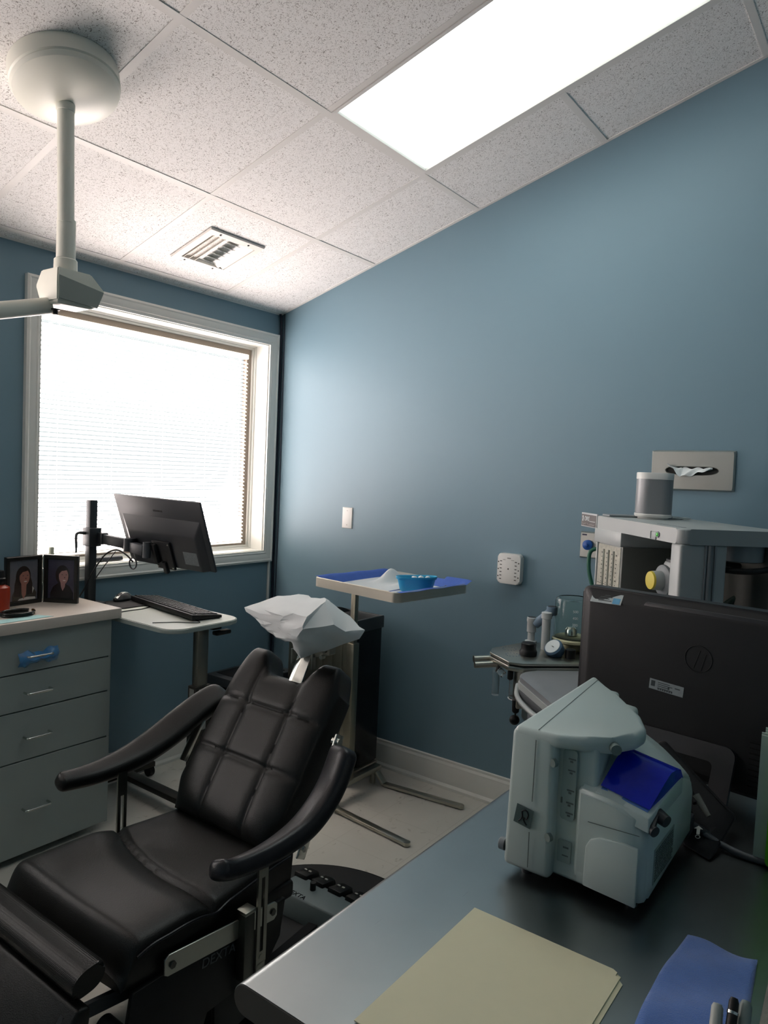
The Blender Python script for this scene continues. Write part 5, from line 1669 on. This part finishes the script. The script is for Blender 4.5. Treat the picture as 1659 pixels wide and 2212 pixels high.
# blue microfibre cloth
bm = new()
def cloth(u, v):
    # u from the far end towards the camera, v left to right
    x = -1.792 - 0.36 * u
    yl = -2.708 + 0.006 * math.sin(5 * u) + 0.012 * u
    yr = -2.806 - 0.03 * u
    y = yl + (yr - yl) * v
    x += 0.008 * v * (1 - u) + 0.005 * math.sin(6 * v)
    z = DZ + 0.0075 + 0.0022 * math.sin(21 * x + 3 * v) * math.sin(23 * y) + 0.0014 * math.sin(55 * x + 40 * y)
    z -= 0.003 * max(0, 1 - min(u, 1 - u, v, 1 - v) / 0.04)
    return Vector((x, y, z))
sheet(bm, cloth, 40, 24, 0.0045)
obj('cloth', bm, BLUECLOTH, smooth=60, label='folded blue microfibre cloth lying on the steel table', cat='cloth')

# ------------------------------------------------------------------ pump console seen from behind
PC = empty('pump_console', (-1.66, -2.52, DZ), 'pale green plastic medical pump console with a translucent blue lid', 'pump console')
bm = new()
# slim spine on the left
hexa(bm, [(-1.812, -2.394, 0.815), (-1.808, -2.482, 0.812), (-1.50, -2.475, 0.815), (-1.50, -2.41, 0.815)],
     [(-1.814, -2.400, 1.066), (-1.812, -2.480, 1.068), (-1.50, -2.49, 1.080), (-1.485, -2.428, 1.078)], 0.010, 3)
obj('spine', bm, OFFW, PC, smooth=50)
bm = new()
hexa(bm, [(-1.790, -2.46, 0.818), (-1.790, -2.555, 0.815), (-1.505, -2.555, 0.815), (-1.505, -2.46, 0.815)],
     [(-1.790, -2.46, 1.055), (-1.778, -2.545, 1.060), (-1.51, -2.53, 1.060), (-1.505, -2.46, 1.065)], 0.008, 3)
obj('slot_face', bm, OFFW, PC, smooth=50)
bm = new()
topo = [(-1.813, -2.402), (-1.812, -2.482), (-1.790, -2.528), (-1.762, -2.562), (-1.730, -2.594), (-1.694, -2.600), (-1.640, -2.572), (-1.575, -2.505), (-1.488, -2.428)]
hexa(bm, [(x, y, 1.046 + 0.10 * (x + 1.813) * 0.8 - (0.004 if y < -2.53 else 0)) for x, y in topo], [(x, y, 1.070 + 0.10 * (x + 1.813)) for x, y in topo], 0.011, 4)
obj('carry_handle', bm, OFFW, PC, smooth=50)
# lower block: sections along y
secs = [(-2.520, [(-1.792, 0.818), (-1.800, 0.845), (-1.798, 0.985), (-1.700, 1.026), (-1.600, 1.048), (-1.520, 1.030), (-1.492, 0.97), (-1.490, 0.825)]),
        (-2.580, [(-1.792, 0.816), (-1.802, 0.840), (-1.800, 0.980), (-1.690, 1.018), (-1.590, 1.020), (-1.515, 0.995), (-1.490, 0.95), (-1.488, 0.825)]),
        (-2.622, [(-1.790, 0.815), (-1.798, 0.835), (-1.796, 0.966), (-1.690, 0.998), (-1.585, 0.988), (-1.512, 0.962), (-1.488, 0.93), (-1.486, 0.825)]),
        (-2.640, [(-1.778, 0.822), (-1.782, 0.842), (-1.780, 0.955), (-1.690, 0.982), (-1.585, 0.972), (-1.520, 0.948), (-1.500, 0.92), (-1.498, 0.835)])]
bm = new()
Rg = [[bm.verts.new((x, y, z)) for x, z in pts] for y, pts in secs]
bm.faces.new(Rg[0][::-1]); bm.faces.new(Rg[-1])
for a, b in zip(Rg, Rg[1:]): bridge(bm, a, b)
bmesh.ops.recalc_face_normals(bm, faces=bm.faces[:])
bmesh.ops.bevel(bm, geom=[e for e in bm.edges], offset=0.006, segments=3, affect='EDGES', clamp_overlap=True)
obj('block', bm, OFFW, PC, smooth=60)
bm = new()   # shallow raised arch panel on the block's face
arch = [(-2.540, 0.826), (-2.628, 0.820), (-2.628, 0.918), (-2.60, 0.919), (-2.565, 0.917), (-2.548, 0.908), (-2.541, 0.893)]
prism(bm, arch, 0, -1.8045, -1.797, 0.0022)
obj('arch_panel', bm, OFFW, PC)
SEAM = mat('seam_line', '5c6864', 0.6)
bm = new()
bar(bm, (-1.8135, -2.444, 0.826), (-1.8148, -2.444, 0.890), 0.0012, 0.0008, up=(1, 0, 0)); bar(bm, (-1.8140, -2.446, 0.945), (-1.8145, -2.447, 1.055), 0.0012, 0.0008, up=(1, 0, 0))
bar(bm, (-1.806, -2.447, 1.0708), (-1.52, -2.447, 1.0995), 0.0012, 0.0008)
bar(bm, (-1.8035, -2.543, 0.937), (-1.8030, -2.628, 0.940), 0.0008, 0.0010)
obj('seam', bm, SEAM, PC)
bm = new()
prism(bm, rrect(-2.514, -2.489, 0.922, 1.046, 0.006, 4), 0, -1.7922, -1.7860, 0.0); prism(bm, rrect(-2.512, -2.488, 0.846, 0.884, 0.002, 3), 0, -1.7922, -1.7860, 0.0)
obj('slot_window', bm, OFFW2, PC)
bm = new()
for z in (1.030, 1.010, 0.975, 0.953, 0.935): box(bm, -1.7928, -1.792, -2.512, -2.499, z - 0.0012, z + 0.0012); box(bm, -1.7928, -1.792, -2.507, -2.502, z - 0.006, z - 0.003)
box(bm, -1.7932, -1.792, -2.492, -2.489, 0.950, 0.960); box(bm, -1.7928, -1.792, -2.508, -2.498, 0.872, 0.875); box(bm, -1.7928, -1.792, -2.508, -2.497, 0.858, 0.860)
obj('scale_print', bm, mat('grey_green_print', '5a6461', 0.6), PC)
bm = new()
for y, z in ((-2.478, 1.022), (-2.4765, 0.890)):
    cyl(bm, (-1.8125, y, z), (-1.806, y - 0.003, z), 0.0072, n=20)
cyl(bm, (-1.772, -2.573, 1.058), (-1.76, -2.565, 1.058), 0.009, n=20)
obj('screw_hole', bm, mat('hole_grey', '6f7d79', 0.6), PC)
bm = new(); M = frame_from((-1.8150, -2.432, 0.915), (0, -1, -0.16), (0, -0.12, 1))
box(bm, -0.016, 0.016, -0.017, 0.017, -0.0004, 0.0006, M=M)
st = obj('sticker', bm, mat('slate_sticker', '566664', 0.35, 0.3, var=0.15, vscale=80), PC)
bm = new()
sp = [(0.010 * math.cos(t) * (0.55 if t > PI else 1.0) + 0.002, 0.0085 * math.sin(t), 0.0012) for t in [0.3 + 5.4 * i / 16 for i in range(17)]]
tube(bm, [M @ Vector(p) for p in [(-0.007, -0.012, 0.001), (-0.002, -0.002, 0.001), (-0.004, 0.008, 0.001), (0.003, 0.012, 0.001), (0.008, 0.006, 0.001), (0.006, -0.003, 0.001), (0.0, -0.002, 0.001), (0.003, -0.008, 0.001), (0.009, -0.013, 0.001)]], 0.0013, 6, 5)
obj('emblem', bm, BLACK, st)
# pump bed, blue lid, clips
bm = new()
hexa(bm, [(-1.796, -2.546, 0.965), (-1.796, -2.640, 0.945), (-1.655, -2.655, 0.970), (-1.655, -2.552, 0.985)],
     [(-1.792, -2.548, 0.987), (-1.792, -2.638, 0.968), (-1.655, -2.655, 1.004), (-1.655, -2.554, 1.020)], 0.002)
pb = obj('pump_bed', bm, OFFW, PC)
bm = new(); hexa(bm, [(-1.780, -2.554, 0.9855), (-1.780, -2.632, 0.9695), (-1.67, -2.647, 0.997), (-1.67, -2.560, 1.011)], [(-1.780, -2.554, 0.9905), (-1.780, -2.632, 0.9745), (-1.67, -2.647, 1.001), (-1.67, -2.560, 1.015)])
obj('bed_inlay', bm, mat('light_blue_inlay', '5b84c4', 0.45), pb)
LID = mat('translucent_blue', '2442f0', 0.08, trans=0.35, ior=1.4, var=0.0, coat=0.5)
bm = new()
A = [(-1.778, -2.552, 0.994), (-1.778, -2.634, 0.977)]
Bq = [(-1.712, -2.562, 1.036), (-1.712, -2.648, 1.021)]
Cq = [(-1.672, -2.566, 1.032), (-1.672, -2.654, 1.017)]
Dq = [(-1.655, -2.566, 1.012), (-1.655, -2.655, 0.997)]
prof3 = [A, [(-1.730, -2.559, 1.026), (-1.730, -2.644, 1.010)], Bq, [(-1.694, -2.565, 1.037), (-1.694, -2.651, 1.022)], Cq, Dq]
va = [bm.verts.new(q[0]) for q in prof3]; vb_ = [bm.verts.new(q[1]) for q in prof3]
for i in range(5): bm.faces.new((va[i], va[i + 1], vb_[i + 1], vb_[i]))
bm.faces.new(vb_[::-1] if True else vb_); bm.faces.new(va)
r = bmesh.ops.solidify(bm, geom=bm.faces[:], thickness=0.0022)
obj('blue_lid', bm, LID, pb, smooth=30)
bm = new(); cyl(bm, (-1.736, -2.566, 1.000), (-1.745, -2.634, 0.990), 0.0028, n=12); lathe(bm, [(0.009, 0), (0.004, 0.014), (0.0005, 0.015)], (-1.736, -2.563, 0.996), (0, 0.15, 1), 16)
obj('tube_clip', bm, WHITEP, pb)
bm = new(); cyl(bm, (-1.752, -2.640, 0.962), (-1.760, -2.658, 0.958), 0.012, 0.010, 20); cyl(bm, (-1.782, -2.638, 0.950), (-1.788, -2.648, 0.948), 0.009, n=16); bar(bm, (-1.75, -2.642, 0.968), (-1.785, -2.643, 0.953), 0.006, 0.010)
obj('tube_holder', bm, DGREY, pb)
bm = new()
box(bm, -1.755, -1.635, -2.6412, -2.6400, 0.842, 0.902)
lb = obj('rating_label', bm, mat('grey_label_film', '8d9a97', 0.4), PC)
bm = new()
random.seed(5)
for k in range(12):
    z = 0.896 - 0.0045 * k
    x = -1.748
    while x < -1.645:
        w = random.uniform(0.004, 0.016); box(bm, x, min(x + w, -1.640), -2.6418, -2.6411, z - 0.0012, z + 0.0006); x += w + 0.003
obj('label_print', bm, mat('label_dark_print', '4a5452', 0.6), lb)
bm = new()
for x, y in ((-1.78, -2.43), (-1.54, -2.44), (-1.76, -2.61), (-1.53, -2.61)): lathe(bm, [(0.010, 0.0), (0.011, 0.012), (0.009, 0.018)], (x, y, DZ), (0, 0, 1), 18)
obj('foot', bm, DGREY, PC)
bm = new(); lathe(bm, [(0.011, 0.0), (0.011, 0.010), (0.008, 0.012)], (-1.80, -2.394, 0.845), (0, 1, 0), 18)
obj('side_knob', bm, MACHD, PC)
bm = new(); box(bm, -1.510, -1.470, -2.640, -2.600, 0.825, 0.862, 0.004); cyl(bm, (-1.475, -2.63, 0.838), (-1.455, -2.665, 0.822), 0.010, 0.007, 16)
obj('plug', bm, DGREY, PC)
bm = new(); tube(bm, [(-1.462, -2.655, 0.825), (-1.462, -2.69, 0.812), (-1.468, -2.74, 0.807), (-1.462, -2.80, 0.807), (-1.45, -2.885, 0.807)], 0.0065, 12, 6)
obj('cord', bm, mat('grey_cord', '54565a', 0.5), label='grey power cord running from the pump console to the right', cat='cord')

# ------------------------------------------------------------------ black desktop monitor seen from behind
MB = frame_from((-1.200, -2.278, 0.83), (-0.115, -0.993, 0), (0, 0, 1)) # x along the panel to the viewer's right, y up, z towards the viewer
FR.append(MB)
BM = empty('desktop_computer', MB @ Vector((0.27, 0, 0)), 'large black all-in-one desktop screen seen from behind on the steel table', 'computer')
bm = new()
prism(bm, rrect(0.0, 0.565, 0.0, 0.412, 0.018, 5), 2, -0.052, -0.016, 0.003)
obj('front_bezel', bm, mat('bezel_black', '17181b', 0.45), BM)
bm = new()
lo = rrect(0.004, 0.561, 0.004, 0.409, 0.016, 5); hi = rrect(0.028, 0.537, 0.026, 0.384, 0.014, 5)
hexa(bm, [(x, y, -0.017) for x, y in lo], [(x, y, 0.000) for x, y in hi], 0.003)
obj('back_shell', bm, mat('shell_black', '0e0f11', 0.5, bump=0.15, bscale=900), BM)
bm = new()
prism(bm, [(0.17, 0.395), (0.565, 0.395), (0.565, 0.385), (0.18, 0.372), (0.155, 0.374)], 2, -0.014, -0.0015, 0.002)
obj('vent_ridge', bm, mat('ridge_grey', '2a2b2e', 0.45), BM)
STK = mat('pale_sticker', 'aeb7b8', 0.25, 0.2, var=0.3, vscale=70)
def sticker(cx, cy, w, h, z, tilt, dark, tint):
    M = Matrix.Translation((cx, cy, z)) @ Matrix.Rotation(math.radians(tilt), 4, 'Z') @ Matrix.Rotation(math.radians(-36 if dark is None else 0), 4, 'X')
    bm = new(); box(bm, -w / 2, w / 2, -h / 2, h / 2, 0, 0.0006, M=M)
    s = obj('sticker', bm, STK if dark is None else mat('grey_sticker_film', '8d9698', 0.4, var=0.2, vscale=80), BM)
    bm = new()
    for k in range(4):
        box(bm, -w * 0.25, w * (0.10 + 0.08 * (k % 2)), h * (0.26 - 0.18 * k), h * (0.33 - 0.18 * k), 0.0006, 0.0010, M=M)
    if dark is not None:
        box(bm, -w * 0.45, -w * 0.33, -h * 0.2, h * 0.35, 0.0006, 0.001, M=M); box(bm, w * 0.05, w * 0.10, -h * 0.15, h * 0.1, 0.0006, 0.001, M=M); box(bm, w * 0.25, w * 0.40, h * 0.1, h * 0.2, 0.0006, 0.001, M=M)
        for k in range(7): box(bm, -w * 0.24 + w * 0.065 * k, -w * 0.195 + w * 0.065 * k, -h * 0.42, -h * 0.25, 0.0006, 0.001, M=M)
    obj('sticker_print', bm, mat('sticker_dark_print', '3b4244', 0.5), s)
    if tint:
        bm = new(); box(bm, w * 0.22, w * 0.45, -h * 0.45, h * 0.1, 0.0006, 0.001, M=M)
        obj('sticker_patch', bm, mat('sky_blue_print', '5fa0c4', 0.4), s)
sticker(0.070, 0.388, 0.080, 0.028, -0.0035, 1.5, None, True)
sticker(0.232, 0.203, 0.080, 0.024, 0.0008, -3.5, True, False)
bm = new()   # faint round emblem in the shell
tube(bm, [(0.30 + 0.030 * math.cos(t), 0.285 + 0.030 * math.sin(t), 0.0006) for t in [2 * PI * i / 24 for i in range(24)]], 0.0012, 6, 2, closed=True)
tube(bm, [(0.290, 0.262, -0.0004), (0.303, 0.305, -0.0004)], 0.0016, 6, 2); tube(bm, [(0.306, 0.258, -0.0004), (0.316, 0.298, -0.0004)], 0.0016, 6, 2)
obj('emblem', bm, mat('emblem_black', '0e0f11', 0.5), BM)
bm = new()
for k in range(9): box(bm, 0.42, 0.54, 0.03 + 0.012 * k, 0.033 + 0.012 * k, 0.0, 0.001)
obj('vent_slots', bm, BLACKM, BM)
# stand: leaning rectangular loop
bm = new()
def loop(y0, y1, x0, x1, r): return rrect(x0, x1, y0, y1, r, 6)
def pos(p):   # p = (x across, s along the loop)
    return (p[0], -0.030 + p[1] * 0.985, 0.060 - p[1] * 0.42)
oo_ = [bm.verts.new(pos(p)) for p in rrect(0.165, 0.395, 0.0, 0.135, 0.022, 6)]
ii_ = [bm.verts.new(pos(p)) for p in rrect(0.205, 0.352, 0.004, 0.098, 0.012, 6)]
ob_ = [bm.verts.new(Vector(pos(p)) + Vector((0, -0.002, -0.012))) for p in rrect(0.165, 0.395, 0.0, 0.135, 0.022, 6)]
ib_ = [bm.verts.new(Vector(pos(p)) + Vector((0, -0.002, -0.012))) for p in rrect(0.205, 0.352, 0.004, 0.098, 0.012, 6)]
bridge(bm, oo_, ii_); bridge(bm, ii_, ib_); bridge(bm, ib_, ob_); bridge(bm, ob_, oo_)
obj('stand_loop', bm, mat('stand_grey', '2f3032', 0.4, 0.2), BM)
bm = new()
for x in (0.05, 0.515): box(bm, x - 0.02, x + 0.02, -0.030, 0.006, -0.045, -0.020, 0.003)
obj('front_foot', bm, BLACK, BM)
FR.pop()

# folded blood pressure cuff leaning between console and screen
CF = empty('pressure_cuff', (-1.42, -2.62, DZ), 'folded black blood pressure cuff leaning between pump console and black screen', 'blood pressure cuff')
poly = [(-1.500, -2.628, 0.803), (-1.530, -2.687, 0.803), (-1.375, -2.700, 0.838), (-1.395, -2.676, 0.862), (-1.305, -2.532, 0.932), (-1.325, -2.521, 0.932)]
bm = new(); hexa(bm, poly, [(p[0] + 0.030, p[1] + 0.006, max(0.803, p[2] - 0.006)) for p in poly], 0.006, 3)
obj('cuff', bm, mat('black_nylon', '0f1013', 0.8, bump=0.4, bscale=900), CF, smooth=50)
bm = new()
tube(bm, [(-1.345, -2.512, 0.930), (-1.37, -2.54, 0.935), (-1.39, -2.57, 0.925), (-1.42, -2.607, 0.898), (-1.445, -2.635, 0.872)], 0.0065, 12, 6)
tube(bm, [(-1.36, -2.525, 0.905), (-1.39, -2.55, 0.915), (-1.42, -2.58, 0.90), (-1.445, -2.61, 0.872), (-1.455, -2.630, 0.85)], 0.005, 12, 6)
obj('tube', bm, BLACK, CF)
bm = new(); cyl(bm, (-1.436, -2.632, 0.884), (-1.452, -2.662, 0.856), 0.0085, 0.005, 16)
obj('connector', bm, mat('clear_grey_plastic', 'a5a69c', 0.15, trans=0.5), CF)
M = frame_from((-1.500, -2.655, 0.832), (0.1, -0.8, 0.1), (0.75, 0.1, 0.30))
bm = new()
hexa(bm, [M @ Vector(p) for p in ((-0.003, -0.002, 0.006), (0.003, -0.002, 0.006), (0.003, 0.012, 0.006), (-0.003, 0.012, 0.006))], [M @ Vector(p) for p in ((-0.003, -0.002, 0.007), (0.003, -0.002, 0.007), (0.003, 0.012, 0.007), (-0.003, 0.012, 0.007))])
hexa(bm, [M @ Vector(p) for p in ((-0.008, 0.012, 0.006), (0.008, 0.012, 0.006), (0.0, 0.020, 0.006))], [M @ Vector(p) for p in ((-0.008, 0.012, 0.007), (0.008, 0.012, 0.007), (0.0, 0.020, 0.007))])
tube(bm, [M @ Vector((0.004 * math.cos(t), -0.008 + 0.004 * math.sin(t), 0.0065)) for t in [2 * PI * i / 10 for i in range(10)]], 0.0008, 6, 2, closed=True)
obj('arrow_mark', bm, mat('pale_print', 'a7a7a0', 0.6), CF)

# standing papers with a lime green cover at the right edge
bm = new()
for k in range(6):
    box(bm, -1.468 + 0.004 * k, -1.4650 + 0.004 * k, -2.93, -2.746 - 0.0025 * k + 0.003 * (k % 2), DZ + 0.001, 1.046 + 0.004 * k)
obj('paper_stack', bm, mat('grey_green_paper', 'a9b7b2', 0.6), smooth=False, label='upright stack of pale papers beside the black screen at the right edge', cat='papers')
bm = new(); prism(bm, rrect(-2.93, -2.768, DZ + 0.002, 1.080, 0.012, 5), 0, -1.4785, -1.4705, 0.002)
obj('notebook', bm, mat('lime_green_cover', '6fd02a', 0.35), label='lime green notebook standing against the pale papers', cat='notebook')

# grey fabric pouch, pens and holder at the lower right corner
bm = new(); hexa(bm, [(-2.12, -2.935, DZ), (-1.765, -2.935, DZ), (-1.765, -2.822, DZ), (-2.12, -2.838, DZ)], [(-2.12, -2.93, DZ + 0.042), (-1.80, -2.93, DZ + 0.042), (-1.80, -2.832, DZ + 0.040), (-2.12, -2.846, DZ + 0.042)], 0.010, 3)
obj('pouch', bm, mat('speckled_grey_fabric', '6b6f66', 0.95, var=0.35, vscale=260, bump=0.5, bscale=600), label='grey speckled fabric pouch at the right edge beside the blue cloth', cat='pouch', smooth=50)

HOLD = empty('pen_holder', (-2.155, -2.822, DZ), 'dark pen holder at the bottom edge of the picture on the blue cloth', 'pen holder')
bm = new(); lathe(bm, [(0.026, 0.0), (0.028, 0.003), (0.030, 0.062), (0.028, 0.062), (0.026, 0.006), (0.0005, 0.005)], (-2.150, -2.825, DZ + 0.012), (0, 0, 1), 30)
obj('cup', bm, BLACK, HOLD)
def pen(p0, p1, r, mbody, mcap, label, clip=None, tipm=None):
    p0, p1 = Vector(p0), Vector(p1)
    d = (p1 - p0); L = d.length; d.normalize()
    P = empty('pen', p0, label, 'pen', None)
    bm = new(); cyl(bm, p0, p0 + d * (L * 0.62), r, n=16)
    obj('barrel', bm, mbody, P)
    bm = new(); lathe(bm, [(r * 1.08, 0.0), (r * 1.12, 0.004), (r * 1.0, L * 0.34), (r * 0.7, L * 0.375), (0.0003, L * 0.38)], p0 + d * (L * 0.62), d, 16)
    obj('cap', bm, mcap, P)
    if clip is not None:
        bm = new(); lathe(bm, [(r * 1.17, 0), (r * 1.17, 0.003)], p0 + d * (L * 0.86), d, 16)
        obj('ring', bm, clip, P)
GREYP = mat('grey_pen_plastic', '8d9690', 0.35)
pen((-2.140, -2.812, DZ + 0.018), (-2.072, -2.803, 0.904), 0.0065, GREYP, mat('pale_pen_cap', 'a7aca6', 0.35), 'pale grey pen leaning left in the pen holder')
pen((-2.146, -2.824, DZ + 0.018), (-2.064, -2.819, 0.914), 0.0055, BLACK, BLACK, 'black pen with a silver ring in the middle of the pen holder', CHROME)
pen((-2.150, -2.836, DZ + 0.018), (-2.052, -2.830, 0.908), 0.0070, GREYP, mat('grey_pen_cap', '7c8783', 0.35), 'darker grey pen leaning right in the pen holder')
# black stapler-like object in front
bm = new()
hexa(bm, [(-2.215, -2.765, 0.82), (-2.155, -2.765, 0.82), (-2.155, -2.798, 0.82), (-2.215, -2.798, 0.82)], [(-2.20, -2.767, 0.892), (-2.150, -2.767, 0.889), (-2.150, -2.797, 0.887), (-2.20, -2.797, 0.890)], 0.008, 3)
hexa(bm, [(-2.225, -2.755, 0.8135), (-2.14, -2.755, 0.8135), (-2.14, -2.803, 0.8135), (-2.225, -2.803, 0.8135)], [(-2.225, -2.755, 0.825), (-2.14, -2.755, 0.825), (-2.14, -2.803, 0.825), (-2.225, -2.803, 0.825)], 0.004)
obj('desk_organizer', bm, BLACK, label='small black desk accessory at the bottom edge left of the pens', cat='desk accessory')
for o in list(scene.objects):
    if o.type == 'MESH' and len(o.data.polygons) == 0:
        print('EMPTY MESH', o.name)
